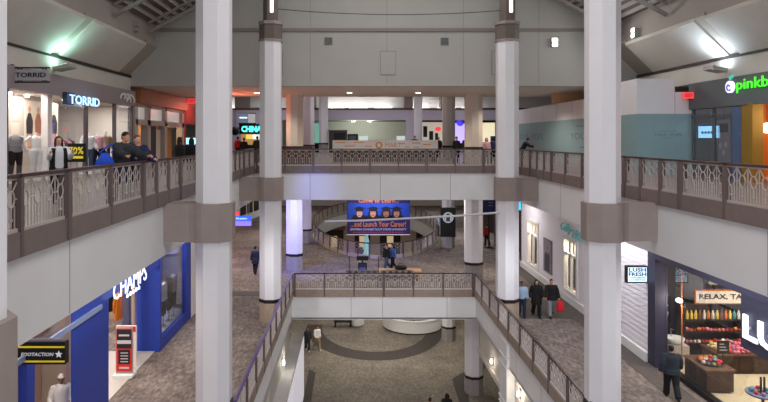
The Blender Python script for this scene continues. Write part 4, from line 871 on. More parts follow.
for i, gx in enumerate((359.5, 373, 386, 396.5)):
    X = bx(gx); zc = bz(213); w = .3
    m = MB(); pts = [(X+.62*w*2*math.cos(a), y-.010, bz(219.5)) for a in (PI, 0)]
    m.ext([(X-.62, y-.012, bz(219.4)), (X+.62, y-.012, bz(219.4)), (X+.45, y-.012, zc-.18), (X+.2, y-.012, zc-.1), (X-.2, y-.012, zc-.1), (X-.45, y-.012, zc-.18)], (0, .004, 0))
    if i: m.ext([(X+.36*math.cos(k*PI/8), y-.013, zc-.04+.42*math.sin(k*PI/8)) for k in range(16)], (0, .003, 0))
    m.ext([(X-.46, y-.022, zc+.36), (X, y-.022, zc+.26), (X+.46, y-.022, zc+.36), (X, y-.022, zc+.5)], (0, .003, 0)); m.ext([(X-.26, y-.021, zc+.12), (X+.26, y-.021, zc+.12), (X+.28, y-.021, zc+.36), (X-.28, y-.021, zc+.36)], (0, .003, 0))
    m.build('graduate_gown', GOWN, T)
    m = MB(); m.ext([(X+.22*math.cos(k*PI/8), y-.018, zc-.02+.30*math.sin(k*PI/8)) for k in range(16)], (0, .004, 0)); f = m.build('graduate_face', SKIN_P[i], T)
    m = MB()
    for s_ in (-1, 1): m.box(X+s_*.09-.035, X+s_*.09+.035, y-.021, y-.018, zc+.02, zc+.05)
    m.box(X-.08, X+.08, y-.021, y-.018, zc-.19, zc-.15); m.build('features', mat('print_features', s2l(96, 52, 50), .6), f)
OR_ = mat('banner_orange', s2l(214, 132, 62), .6); cx = (bx0+bx1)/2
text_mb(MB(), 'Come to Learn...', (cx, y-.004, bz(200.3)), UX, UZ, w=3.0, h=.34, depth=.004, bold=.012).build('lettering', OR_, T)
text_mb(MB(), '...and Launch Your Career!', (cx, y-.004, bz(224)), UX, UZ, w=4.1, h=.40, depth=.004, bold=.012).build('lettering', OR_, T)
text_mb(MB(), 'EASTERN CONNECTICUT STATE UNIVERSITY', (cx, y-.004, bz(229.3)), UX, UZ, w=4.2, h=.15, depth=.004, bold=.02).build('lettering', mat('banner_pale', s2l(190, 190, 226), .6), T)
m = MB(); k = bx0+.45
while k < bx1-.5: L = random.uniform(.08, .22); m.box(k, k+L, y-.003, y, bz(232.6), bz(231.8)); k += L+.06
m.build('print_line', mat('banner_red', s2l(176, 84, 76), .6), T); box(bx0-.02, bx1+.02, y-.01, Yn+.01, zb-.06, zb).build('hem_bar', WHITE, T)
m = MB(); m.tube([(bx0+.5, Yn, ztop), (bx0+.5, Yn, -1.52)], .012, 5); m.tube([(bx1-.5, Yn, ztop), (bx1-.5, Yn, -1.52)], .012, 5); m.box(bx0, bx1, Yn-.03, Yn+.03, ztop, ztop+.05); m.build('hanger', STEEL, T)
# directory sign, exit sign
c = px(243, 221, 40); T = thing('hanging_sign', 'blue and violet lit hanging sign between the two left columns', 'sign', c)
box(c[0]-.55, c[0]+.55, 39.95, 40.05, c[2], c[2]+.34).build('upper_panel', glow('dir_blue', s2l(44, 84, 226), .95), T); box(c[0]-.55, c[0]+.55, 39.95, 40.05, c[2]-.32, c[2]-.01).build('lower_panel', glow('dir_violet', s2l(120, 104, 236), .95), T)
text_mb(MB(), 'Directory', (c[0]-.08, 39.945, c[2]+.16), UX, UZ, w=.72, h=.17, depth=.004, bold=.02).build('lettering', glow('dir_text', s2l(170, 205, 255), 1), T)
m = MB()
for s_ in (-.4, .4): m.tube([(c[0]+s_, 40, c[2]+.34), (c[0]+s_, 40, -1.52)], .015, 5)
m.build('rod', STEEL, T)
c = px(237, 213.5, 44); T = thing('exit_sign', 'tiny red exit sign above the blue hanging sign', 'sign', c); box(c[0]-.16, c[0]+.16, 43.95, 44.05, c[2]-.14, c[2]+.14).build('box', MATS['exit_red'], T); MB().tube([(c[0], 44, c[2]+.14), (c[0], 44, -1.52)], .015, 5).build('rod', STEEL, T)
# floor sign stand with posts
X, Y = -.0, 36.6; X = (362.5-VX)/FPX*Y
T = thing('sign_stand', 'black two part sign stand on the carpet behind the bridge railing', 'sign', (X, Y, F2)); z = lambda v: EYE-(v-VY)/FPX*Y
box(X-.36, X+.36, Y-.05, Y+.05, z(260.2), z(256)).build('header_box', BLACK, T); box(X-.27, X+.27, Y-.04, Y+.04, F2+.25, z(262.5)).build('poster_frame', BLACK, T)
m = MB(); m.box(X-.2, X+.2, Y-.05, Y-.04, z(270), z(267)); m.build('poster', mat('stand_poster', s2l(70, 96, 170), .5), T); m = MB(); m.box(X-.2, X+.2, Y-.05, Y-.04, z(266.4), z(263.6)); m.build('poster_top', mat('stand_poster_dark', s2l(52, 50, 62), .5), T)
m = MB(); m.box(X-.04, X+.04, Y-.03, Y+.03, F2+.03, z(256)).box(X-.3, X+.3, Y-.2, Y+.2, F2, F2+.04); m.build('post', BLACK, T)
text_mb(MB(), 'SALE', (X, Y-.054, z(258)), UX, UZ, w=.3, h=.1, depth=.004).build('lettering', mat('stand_text', s2l(150, 140, 130), .5), T) if False else None
for k, vx in enumerate((349.3, 378.5)):
    Xp = (vx-VX)/FPX*36.4
    T = thing('stanchion', ['dark barrier post left of the black sign stand', 'dark barrier post right of the black sign stand'][k], 'post', (Xp, 36.4, F2), 'barrier posts beside the sign stand')
    MB().lathe((Xp, 36.4, F2), [(.17, 0), (.17, .03), (.03, .06)], 14).build('base', BLACK, T); MB().lathe((Xp, 36.4, F2+.05), [(.03, 0), (.03, .9), (.045, .92), (.045, 1.0), (.02, 1.02)], 10).build('pole', mat('post_dark', s2l(70, 62, 60), .4), T)
# ornate benches behind the railing
def bench(x, lab):
    Y = 33.4; T = thing('bench', lab, 'bench', (x, Y, F2), 'ornate benches behind the bridge railing'); L = 1.75
    BM = mat('bench_metal', s2l(118, 110, 108), .4, metal=.4)
    m = MB()
    for i in range(7): m.box(x-L/2, x+L/2, Y-.32+i*.075, Y-.28+i*.075, F2+.43, F2+.46)
    m.build('seat', BM, T)
    m = MB(); m.box(x-L/2, x+L/2, Y+.22, Y+.26, F2+.8, F2+.84).box(x-L/2, x+L/2, Y+.22, Y+.26, F2+.5, F2+.54)
    for i in range(5):
        c = x-L/2+L*(i+.5)/5; m.tube([(c+.13*math.cos(k*PI/6), Y+.24, F2+.66+.13*math.sin(k*PI/6)) for k in range(12)], .022, 5, closed=True); m.box(c+.165, c+.185, Y+.23, Y+.25, F2+.52, F2+.82) if i < 4 else None
    m.build('backrest', BM, T)
    for i in range(5): c = x-L/2+L*(i+.5)/5; MB().ext([(c+.11*math.cos(k*PI/6), Y+.235, F2+.66+.11*math.sin(k*PI/6)) for k in range(12)], (0, .012, 0)).build('back_medallion', mat('bench_dark', s2l(52, 46, 48), .5), T)
    for s_ in (-1, 1):
        m = MB(); q = x+s_*L/2; m.tube([(q, Y-.3, F2), (q, Y-.3, F2+.62), (q, Y+.24, F2+.66)], .03, 6); m.tube([(q, Y+.3, F2), (q, Y+.24, F2+.84)], .03, 6); m.build('leg', BM, T)
bench(.52, 'ornate metal bench behind the bridge railing, left one, before the black sign stand'); bench(2.45, 'ornate metal bench behind the bridge railing, right one, before the wooden table')
Y = 35.4; X = (400-VX)/FPX*Y
T = thing('low_table', 'low tan wooden table behind the ornate benches', 'table', (X, Y, F2)); box(X-1.25, X+1.25, Y-.45, Y+.45, F2+.4, F2+.48).build('top', mat('tan_wood', s2l(176, 138, 104), .45, noise=.1, nscale=4), T, bevel=.02)
for sx_ in (-1, 1):
    for sy_ in (-1, 1): box(X+sx_*1.1-.05, X+sx_*1.1+.05, Y+sy_*.36-.05, Y+sy_*.36+.05, F2, F2+.4).build('leg', MATS['tan_wood'], T)
c = (X+.05, Y, F2+.48); o = thing('bag', 'black bag lying on the low tan wooden table', 'bag', c); m = MB(); m.smooth = True; m.tube([(c[0]-.34, Y, c[2]+.12), (c[0]-.2, Y, c[2]+.14), (c[0]+.2, Y, c[2]+.14), (c[0]+.34, Y, c[2]+.12)], [(.1, .09), (.18, .135), (.18, .135), (.1, .09)], 12); m.build('body', BLACK, o)
m = MB(); m.tube([(c[0]-.15, Y, c[2]+.26), (c[0]-.1, Y, c[2]+.36), (c[0]+.1, Y, c[2]+.36), (c[0]+.15, Y, c[2]+.26)], .015, 6); m.build('handle', BLACK, o)
# coffee kiosk with round emblem
Yk = 44.78; X = (448-VX)/FPX*Yk; z = lambda v: EYE-(v-VY)/FPX*Yk
T = thing('coffee_banner', 'black coffee shop banner with a round white emblem fixed to a column', 'banner', (X, Yk, z(236))); w = .56
box(X-w, X+w, Yk-.03, Yk+.03, z(236), z(208.5)).build('panel', BLACK, T); box(X-w-.03, X+w+.03, Yk-.04, Yk+.14, z(208.5), z(207.7)).build('top_rail', DARK, T); box(X-w-.03, X+w+.03, Yk-.04, Yk+.14, z(236.8), z(236)).build('bottom_rail', DARK, T)
m = MB(); R_ = .40; zc = z(217.5); m.ext([(X+R_*math.cos(k*PI/14), Yk-.045, zc+R_*math.sin(k*PI/14)) for k in range(28)], (0, .015, 0)); e = m.build('emblem', mat('emblem_pale', s2l(198, 206, 214), .5, emit=.25), T)
m = MB(); m.tube([(X+.30*math.cos(k*PI/14), Yk-.048, zc+.30*math.sin(k*PI/14)) for k in range(28)], .02, 4, closed=True)
m.ext([(X-.13, Yk-.05, zc-.26), (X+.13, Yk-.05, zc-.26), (X+.15, Yk-.05, zc+.02), (X+.07, Yk-.05, zc+.12), (X+.14, Yk-.05, zc+.22), (X, Yk-.05, zc+.29), (X-.14, Yk-.05, zc+.22), (X-.07, Yk-.05, zc+.12), (X-.15, Yk-.05, zc+.02)], (0, .005, 0)); m.build('emblem_figure', mat('emblem_dark', s2l(52, 72, 80), .5), e)
m = MB(); m.ext([(X+.07*math.cos(k*PI/6), Yk-.054, zc+.1+.09*math.sin(k*PI/6)) for k in range(12)], (0, .004, 0)); m.build('emblem_face', MATS['emblem_pale'], e)
T = thing('menu_board', 'dark blue lit menu board in the dark shop between the right columns', 'board', (8, 42, F2)); c = px(488.5, 204, 45)
box(c[0]-.55, c[0]+.5, 45, 45.08, c[2]-.75, c[2]+.75).build('board', mat('menu_navy', s2l(24, 36, 84), .5), T); m = MB()
for i in range(3): m.box(c[0]+.0, c[0]+.35, 44.99, 45, c[2]+.3-i*.22, c[2]+.36-i*.22)
m.build('print', mat('menu_pale', s2l(120, 130, 150), .5), T); m = MB(); m.box(c[0]-.03, c[0]+.03, 45.02, 45.06, F2, c[2]-.75).box(c[0]-.3, c[0]+.3, 44.9, 45.2, F2, F2+.05); m.build('stand', BLACK, T)
# lit tree seen through the oval well
X, Y = 1.35, 60; T = thing('lit_tree', 'glowing pale cyan tree sculpture seen through the oval well', 'tree', (X, Y, F3)); rnd = random.Random(3)
m = MB()
for k in range(7):
    z0 = F3+1+k*.72; r = .75*(1-k/8.2)
    m.lathe((X, Y, z0), [(r, 0), (r*.55, .6), (r*.25, .95)], 10, a0=k*.3)
m.build('branches', glow('tree_cyan', s2l(120, 176, 182), .5), T); MB().tube([(X, Y, F3), (X, Y, F3+1.1)], .16, 8).build('trunk', STEEL, T); MB().ball((X, Y, F3+6.5), .3, 8, 6).build('top_star', GLOW_W, T)
# ------------------------------------------------------------ food court
Y = 40.2; x0, x1 = (332.5-VX)/FPX*Y, (438-VX)/FPX*Y; zt = EYE-(140.3-VY)/FPX*Y
T = thing('hoarding', 'long low white board with orange dashes and a round orange emblem behind the upper railing', 'hoarding', ((x0+x1)/2, Y, 0)); box(x0, x1, Y, Y+.1, .8, zt).build('board', mat('mart_white', s2l(236, 230, 232), .5), T); box(x0+.05, x1-.05, Y+.02, Y+.1, .02, .8).build('dark_base', mat('mart_base', s2l(66, 54, 50), .5), T)
OG = mat('mart_orange', s2l(222, 158, 84), .5); cx = (379-VX)/FPX*Y; zc = EYE-(145.2-VY)/FPX*Y
m = MB(); m.ext([(cx+.24*math.cos(k*PI/10), Y-.01, zc+.24*math.sin(k*PI/10)) for k in range(20)], (0, .01, 0)); e = m.build('emblem', OG, T); m = MB(); m.ext([(cx+.11*math.cos(k*PI/8), Y-.014, zc+.13*math.sin(k*PI/8)) for k in range(16)], (0, .004, 0)); m.build('emblem_hole', MATS['mart_white'], e)
text_mb(MB(), 'MART', (cx+.95, Y-.004, zc), UX, UZ, w=1.05, h=.3, depth=.004).build('lettering', OG, T)
for a, b, v in ((335, 345.5, 142.6), (344.5, 355, 146), (353.5, 364, 142.3), (365, 372, 146.3), (398.5, 405, 143.5), (336, 343, 149), (405, 409.5, 147), (412, 420, 143), (423, 431, 144.5), (414, 419, 147.2)):
    box((a-VX)/FPX*Y, (b-VX)/FPX*Y, Y-.004, Y, EYE-(v+.45-VY)/FPX*Y, EYE-(v-.45-VY)/FPX*Y).build('dash', OG, T)
for a in (x0+.2, (x0+x1)/2, x1-.2): box(a-.05, a+.05, Y+.1, Y+.5, 0, .06).build('foot', STEEL, T)
T = thing('counter_unit', 'dark tall cabinet at the left of the court counter', 'cabinet', (-2, 66, 0)); Yq = 65.5; f = lambda v: (v-VX)/FPX*Yq; g = lambda v: EYE-(v-VY)/FPX*Yq
box(f(329), f(347), Yq, Yq+.8, 0, g(131)).build('body', mat('dark_cabinet', s2l(62, 56, 54), .4), T); box(f(328.5), f(347.5), Yq-.1, Yq+.9, g(131), g(130)).build('top', mat('cabinet_top', s2l(96, 88, 84), .4), T); m = MB(); m.box(f(334), f(345), Yq-.01, Yq, g(139), g(133)); m.build('screen', BLACK, T)
T = thing('counter_unit', 'low black oven on the court counter', 'oven', (1, 65.5, 0)); box(f(347.5), f(358), Yq, Yq+.8, 0, g(134)).build('body', BLACK, T); box(f(349), f(356), Yq-.02, Yq, g(140), g(136)).build('door', mat('oven_door', s2l(40, 40, 44), .2), T)
T = thing('counter_unit', 'white court counter with pale lit display', 'counter', (3, 65.5, 0)); box(f(359), f(405), Yq, Yq+.9, 0, 1.25).build('body', WHITE, T); box(f(359), f(368), Yq, Yq+.5, 1.25, g(136)).build('display_case', glow('case_pale', s2l(190, 205, 200), .6), T); box(f(397), f(405), Yq, Yq+.5, 1.25, g(136)).build('display_case', MATS['case_pale'], T)
def stall(lab, x0p, x1p, Y, hdr, hdr_c, inner_c, k, ytop=121, ybot=118, word=None, wc=None):
    f = lambda v: (v-VX)/FPX*Y; g = lambda v: EYE-(v-VY)/FPX*Y
    T = thing('food_stall', lab, 'stall', (f((x0p+x1p)/2), Y, 0), 'lit stalls around the food court')
    box(f(x0p), f(x1p), Y, Y+.2, g(hdr[1]), g(hdr[0])).build('header', hdr_c, T); box(f(x0p), f(x1p), Y+1.0, Y+1.1, 0, g(hdr[1])).build('lit_wall', inner_c, T)
    box(f(x0p), f(x1p), Y-.1, Y+.5, 0, 1.05).build('counter', DARK, T); box(f(x0p), f(x1p), Y+.2, Y+1.0, g(hdr[0])-.1, g(hdr[0])).build('ceiling', WHITE, T)
    if word: text_mb(MB(), word, (f((x0p+x1p)/2+1), Y-.03, g((hdr[0]+hdr[1])/2)), UX, UZ, w=abs(f(x1p)-f(x0p))*.86, h=(g(hdr[0])-g(hdr[1]))*.62, depth=.05, bold=.04).build('lettering', wc, T)
    return T, f, g
T, f, g = stall('food stall with glowing teal letters left of the tall column', 239, 262, 50, (124, 134), BLACK, glow('stall_warm', s2l(190, 150, 92), .55), 0, word='CHINA', wc=glow('china_teal', s2l(90, 235, 225), 1.6))
for i, (a, b, c_) in enumerate(((246, 252, s2l(240, 190, 90)), (252.5, 256.5, s2l(235, 230, 220)), (257, 261, s2l(200, 225, 235)))): box(f(a), f(b), 50.0, 50.06, g(139), g(134.5)).build('menu_panel', glow('menu_%d' % i, c_, 1.1), T)
box(f(239), f(249), 49.6, 49.7, g(123), g(113.5)).build('grey_screen', glow('stall_screen', s2l(96, 120, 140), .6), T); box(f(249), f(256), 49.6, 49.7, g(123), g(114)).build('menu_screen', glow('stall_screen2', s2l(170, 176, 176), .6), T)
m = MB(); m.box(f(240.5), f(248), 49.58, 49.6, g(118.5), g(117.2)); m.build('screen_print', glow('screen_white', (1, 1, 1), 1.0), T); box(f(239), f(256), 49.7, 50.0, g(124), g(113)).build('sign_backing', DARK, T)
o = tag(MB().ball((f(237.5), 49, g(131)), .38, 12, 8).build('balloon', BLACK, None, at=(f(237.5), 49, 1)), 'round dark hanging lamp in front of the teal lettered stall', 'lamp'); MB().tube([(f(237.5), 49, g(131)+.3), (f(237.5), 49, 7.6)], .02, 5).build('cord', BLACK, o); o.name = 'pendant_lamp'
T, f, g = stall('bright food stall with red emblem right of the white hoarding', 421, 444, 68.2, (119.5, 122), mat('stall_red', s2l(196, 70, 78), .5), glow('stall_light', s2l(196, 190, 176), .6), 0)
m = MB()
for i, (a, b, c1, d) in enumerate(((424, 428, 126, 137), (430, 434, 131, 140), (436, 439, 133, 140))): m.box(f(a), f(b), 68.9, 69.0, g(d), g(c1))
m.build('equipment', mat('stall_dark_green', s2l(58, 66, 60), .5), T); m = MB(); m.ext([(f(438)+.34*math.cos(k*PI/8), 68.1, g(129)+.26*math.sin(k*PI/8)) for k in range(16)], (0, .05, 0)); m.build('emblem', glow('emblem_red', s2l(235, 60, 60), 1.1), T)
T, f, g = stall('violet lit stall between the two right court columns', 454, 468, 68.2, (118, 123), mat('stall_violet', s2l(120, 96, 170), .5), glow('stall_violet_lit', s2l(196, 176, 250), 1.0), 0)
m = MB(); m.ext([(f(460)+.4*math.cos(k*PI/8), 68.1, g(123)+.36*math.sin(k*PI/8)) for k in range(16)], (0, .05, 0)); m.build('emblem', glow('emblem_blue', s2l(70, 60, 230), 1.2), T); m = MB(); m.ext([(f(463.5)+.28*math.cos(k*PI/8), 68.1, g(121)+.3*math.sin(k*PI/8)) for k in range(16)], (0, .05, 0)); m.build('round_sign', mat('round_red', s2l(170, 40, 60), .5), T)
T, f, g = stall('bright cream stall with a black header left of the right tall column', 482, 497, 68.2, (115, 122.5), BLACK, glow('stall_cream', s2l(235, 225, 190), .85), 0)
box(f(490), f(495), 67.9, 68.0, .6, g(136)).build('blue_panel', mat('stall_blue', s2l(44, 60, 120), .5), T)
T, f, g = stall('pale green lit stall seen between the slim columns', 313.5, 319.5, 68.2, (120, 123), WHITE, glow('stall_green', s2l(110, 170, 150), .7), 0)
T = thing('planter_box', 'long dark planter box behind the upper railing between the left columns', 'planter', (-4.2, 36, 0))
X0, X1 = (281-VX)/FPX*36, (312-VX)/FPX*36; box(X0, X1, 35.6, 36.3, 0, 1.05).build('box', mat('planter_brown', s2l(74, 52, 48), .5), T); box(X0-.05, X1+.05, 35.55, 36.35, 1.05, 1.13).build('rim', RAILD, T)
# ------------------------------------------------------------ far shops of the middle level
T = thing('storefront', 'dark shop front with cyan lit header beyond the clapboard shop', 'storefront', (MRX, 45, F2))
m = MB(); m.box(MRX, MRX+.3, 38.6, 60, -2.75, -1.54); m.build('header', DARK, T); m = MB(); m.box(MRX-.05, MRX, 38.8, 41.5, -3.05, -2.55); m.build('lit_band', glow('cyan_band', s2l(60, 190, 230), 1.3), T)
m = MB(); m.box(MRX+1.2, MRX+1.3, 38.6, 60, F2, -2.75); m.build('dark_wall', mat('far_dark', s2l(40, 34, 40), .6, noise=.3, nscale=1), T)
for y in (38.75, 42, 46, 50, 54, 58): box(MRX, MRX+.3, y-.15, y+.15, F2, -2.75).build('post', mat('far_post', s2l(78, 62, 58), .5), T)
m = MB(); m.box(MRX-.02, MRX+.3, 54, 57, F2, -2.0); m.build('brown_panel', mat('far_brown', s2l(132, 84, 60), .5), T)
lamp('POINT', (MRX+.7, 41, -4.5), 14, (1, .6, .35), .3)
st(box(-18, 0, 73.2, 73.4, F2, -1.52).build('wall_middle_back', mat('back_tan', s2l(196, 186, 172), .65)), 'pale wall at the back of the middle level', 'wall'); st(box(0, 26, 73.2, 73.4, F2, -1.52).build('wall_middle_end', MATS['back_tan']), 'pale wall at the back of the middle level', 'wall')
A = Vector((-11.2, 57.5, 0)); B = Vector((-8.6, 71, 0)); d = (B-A).normalized(); nrm = Vector((d.y, -d.x, 0)); ang = math.atan2(d.y, d.x)
T = thing('storefront', 'white shop front with tall dark windows at the back left of the middle level', 'storefront', (A.x, A.y, F2)); c = (A+B)/2
MB().rbox(c.x, c.y, F2, -1.52, (B-A).length/2, .15, ang).build('wall', FASC, T)
for k in range(7):
    p = A+d*(1.4+k*1.85)+nrm*.16; MB().rbox(p.x, p.y, F2+.7, -2.4, .72, .04, ang).build('window', mat('far_window', s2l(44, 38, 38), .25), T)
T = thing('storefront', 'plain shop wall along the left walkway behind the tall column', 'storefront', (-11.4, 45, F2)); m = MB(); m.box(-11.6, -11.3, 30.5, 57.5, F2, -1.52); m.build('wall', mat('far_left_wall', s2l(196, 176, 158), .6), T)
for y in (34, 40, 46, 52): box(-11.3, -11.26, y-1.5, y+1.5, F2+.2, -3).build('lit_window', mat('far_lit', s2l(236, 180, 120), .5, emit=.5), T)
lamp('AREA', (-10.2, 40, -2.2), 160, (1, .74, .5), 1.5, 5); 
st(box(-22, MLX-.2, 29.8, 30.0, F2, -1.52).build('wall_left_return', FASC), 'return wall at the end of the blue sports shop', 'wall')
o = tag(box(*[(289-VX)/FPX*66-.35, (289-VX)/FPX*66+.7, 66, 66.08, -6.3, -4.6]).build('wall_poster', mat('yellow_poster', s2l(206, 158, 44), .5, noise=.2, nscale=2), None, at=(-7, 66, -6.3)), 'yellow display board far back between the left columns', 'board'); box((289-VX)/FPX*66-.3, (289-VX)/FPX*66+.65, 66.0, 66.08, F2, -6.3).build('stand', DARK, o)
# blue wash on the column behind the bridge
lamp('SPOT', (-4.9, 33.6, -1.75), 1700, (.12, .15, 1), .15, aim=(-3.75, 37.2, -4.2), spot=1.5); lamp('SPOT', (-2.9, 27.0, -.2), 260, (.22, .26, 1), .1, aim=(-1.9, 30.8, -.9), spot=.75, blend=1)
# ------------------------------------------------------------ ground level
X, Y = 4.75, 48.0; T = thing('round_counter', 'round white counter ring standing in the ground level hall', 'counter', (X, Y, F3)); n = 48
def ring(mb, r0, r1, z0, z1):
    for i in range(n):
        a, b = 2*PI*i/n, 2*PI*(i+1)/n; mb.prism([(X+r0*math.cos(a), Y+r0*math.sin(a)), (X+r1*math.cos(a), Y+r1*math.sin(a)), (X+r1*math.cos(b), Y+r1*math.sin(b)), (X+r0*math.cos(b), Y+r0*math.sin(b))], z0, z1)
    return mb
ring(MB(), 2.26, 2.38, F3+.1, F3+.95).build('wall', WHITE, T); ring(MB(), 2.14, 2.44, F3+.95, F3+1.02).build('rim', WHITE, T); ring(MB(), 2.28, 2.34, F3, F3+.1).build('toe_kick', DARK, T)
MB().lathe((X, Y, F3), [(2.2, .02), (2.2, .05)], 40).build('inner_floor', DARK, T)
T = thing('round_table', 'round white table top inside the white counter ring', 'table', (X+.25, Y-.2, F3+.05)); MB().lathe((X+.25, Y-.2, F3+.98), [(.62, 0), (.66, .03), (.66, .06), (.6, .08)], 28).build('top', WHITE, T); MB().lathe((X+.25, Y-.2, F3+.05), [(.35, 0), (.35, .03), (.06, .06), (.06, .93)], 16).build('pedestal', STEEL, T)
T = thing('planter', 'white round planter tub left of the white counter ring', 'planter', (.35, 48.1, F3)); MB().lathe((.35, 48.1, F3), [(.42, 0), (.52, .1), (.55, .9), (.6, .95), (.6, 1.02), (.5, 1.02), (.48, .9)], 28).build('tub', WHITE, T); MB().lathe((.35, 48.1, F3+.88), [(.48, 0), (.48, .06)], 20).build('soil', mat('soil', s2l(60, 48, 40), .9, noise=.3, nscale=20), T)
T = thing('dark_bench', 'black low bench behind the ground floor band, left of the white planter', 'bench', (-.8, 48, F3)); box(-1.5, -.1, 47.5, 48.1, F3+.38, F3+.5).build('seat', BLACK, T)
for a in (-1.4, -.2): box(a-.05, a+.05, 47.55, 48.05, F3, F3+.38).build('leg', BLACK, T)
def sconce(x, y, z, s_, lab, p=14):
    T = thing('wall_sconce', lab, 'light', (x, y, z), 'wall lamps below the middle balconies')
    box(x, x+s_*.05, y-.08, y+.08, z-.2, z+.2).build('back_plate', STEEL, T); m = MB(); m.smooth = True; m.lathe((x+s_*.1, y, z-.18), [(.03, .06), (.06, .1), (.06, .26), (.03, .3)], 12); m.build('shade', glow('sconce_glow', (1, .97, .86), 3.5), T)
    lamp('POINT', (x+s_*.3, y, z), p, (1, .93, .78), .08)
sconce(6.74, 24.1, -8.66, -1, 'glowing wall lamp below the right balcony nearest the lower edge', 22); sconce(6.74, 28.8, -9.1, -1, 'glowing wall lamp behind the square pilaster on the right', 8); sconce(-3.40, 28.5, -9.05, 1, 'glowing wall lamp above the grey ledge on the left', 10); sconce(-3.40, 21.0, -8.9, 1, 'second glowing wall lamp above the grey ledge on the left', 10)
m = MB(); m.box(-22, 26, 76, 76.3, F3, -7.93); st(m.build('wall_ground_back', mat('ground_back', s2l(200, 176, 158), .65)), 'pinkish wall at the back of the ground level', 'wall')
for k, (a, b) in enumerate(((-8, -5), (-3.6, -1.2), (.2, 2.2), (3.4, 6), (8, 11))):
    T = thing('storefront', 'dark shop opening in the ground level back wall, %s' % ['far left of the lit tree', 'just left of the lit tree', 'behind the lit tree', 'right of the lit tree', 'far right of the lit tree'][k], 'storefront', ((a+b)/2, 76, F3), 'ground level shop openings')
    box(a, b, 75.9, 76, F3, F3+3.4).build('opening', mat('ground_dark', s2l(44, 36, 34), .6), T); box(a-.2, b+.2, 75.7, 75.98, F3+3.4, F3+4.1).build('header', mat('ground_header', s2l(150, 108, 70), .5), T); box((a+b)/2-.4, (a+b)/2+.4, 75.85, 75.92, F3+1.2, F3+2.6).build('lit_display', mat('ground_lit', s2l(214, 190, 150), .5, emit=.5), T)
# ------------------------------------------------------------ fashion shop goods
def sz(x, v, X): s_ = (x-VX)/X; return FPX/s_, EYE-(v-VY)/s_
T = thing('wall_picture', 'big pale poster of models in dark tops inside the fashion shop window', 'poster', (-12.99, 23.6, 1.9)); XW = -12.98
y0, y1 = FPX/((25-VX)/XW), FPX/((58-VX)/XW); 
box(XW-.02, XW, y0, y1, 1.15, 3.12).build('sheet', mat('poster_cream', s2l(236, 214, 190), .5, emit=.15), T)
for i in range(4):
    yy = y0+(y1-y0)*(i+.5)/4; b_ = [s2l(40, 34, 36), s2l(190, 110, 70), s2l(32, 30, 36), s2l(54, 50, 64)][i]
    m = MB(); m.ext([(XW+.004, yy-.22, 1.8), (XW+.004, yy-.26, 2.3), (XW+.004, yy-.1, 2.62), (XW+.004, yy+.1, 2.62), (XW+.004, yy+.26, 2.3), (XW+.004, yy+.22, 1.8)], (-.004, 0, 0)); m.build('model_top', mat('model_top_%d' % i, b_, .6), T)
    m = MB(); m.ext([(XW+.006, yy+.11*math.cos(k*PI/6), 2.76+.14*math.sin(k*PI/6)) for k in range(12)], (-.004, 0, 0)); m.ext([(XW+.003, yy-.2, 1.8), (XW+.003, yy+.2, 1.8), (XW+.003, yy+.15, 1.2), (XW+.003, yy-.15, 1.2)], (-.003, 0, 0)); m.build('model_skin', mat('model_skin', s2l(222, 172, 146), .6), T)
xx = -11.25; Ys = FPX/((77-VX)/xx)
T = thing('sale_sign', 'black sale sign reading 70% in yellow in front of the fashion shop', 'sign', (xx, Ys, 0)); z = lambda v: EYE-(v-VY)/FPX*Ys
box(xx-.36, xx+.36, Ys-.03, Ys+.03, z(162), z(143.5)).build('board', BLACK, T); YT = mat('sale_yellow', s2l(226, 206, 60), .5, emit=.25)
text_mb(MB(), '70%', (xx-.02, Ys-.034, z(150.5)), UX, UZ, w=.6, h=.3, depth=.004, bold=.02).build('lettering', YT, T); m = MB(); m.box(xx-.26, xx+.26, Ys-.034, Ys-.03, z(158.5), z(156)); m.build('print_bar', YT, T)
m = MB(); m.box(xx-.03, xx+.03, Ys-.02, Ys+.02, 0, z(162)).box(xx-.25, xx+.25, Ys-.2, Ys+.2, 0, .03); m.build('stand', STEEL, T)
T = thing('wave_ornament', 'white curling wave ornament at the end of the fashion shop header', 'ornament', (SLX+.2, 30.2, 3.7)); m = MB()
for q in range(3):
    m.tube([(SLX+.2, 29.6+.55*q*.9+.42*math.cos(3.0-k*.36), 3.5+.34*math.sin(3.0-k*.36)*(1-k*.03)) for k in range(10)], [(.04, .03+.012*min(k, 9-k)) for k in range(10)], 6)
m.build('curl', WHITE, T)
T = thing('clothes_rail', 'clothes rail behind the open entrance of the fashion shop', 'clothes rail', (-13.6, 27.5, 0)); m = MB(); m.tube([(-13.6, 26.3, 1.62), (-13.6, 28.9, 1.62)], .02, 6); m.build('rail', STEEL, T)
m = MB(); m.tube([(-13.6, 26.3, 1.62), (-13.6, 26.3, .03)], .02, 6).tube([(-13.6, 28.9, 1.62), (-13.6, 28.9, .03)], .02, 6).box(-13.9, -13.3, 26.25, 26.35, 0, .04).box(-13.9, -13.3, 28.85, 28.95, 0, .04); m.build('frame', STEEL, T)
for k, (nm, c_) in enumerate((('pink', s2l(206, 110, 130)), ('black', s2l(34, 32, 36)), ('grey', s2l(134, 130, 134)), ('white', s2l(226, 222, 220)), ('plum', s2l(104, 56, 84)), ('rose', s2l(216, 150, 156)), ('charcoal', s2l(62, 58, 64)))):
    garment('blouse', '%s blouse on the rail at the entrance of the fashion shop' % nm, (-13.6, 26.5+k*.37, 1.55), .46, .85, .1, cloth('b_'+nm, c_), u=(.9, .4, 0), group='blouses on the entrance rail', cat='blouse')
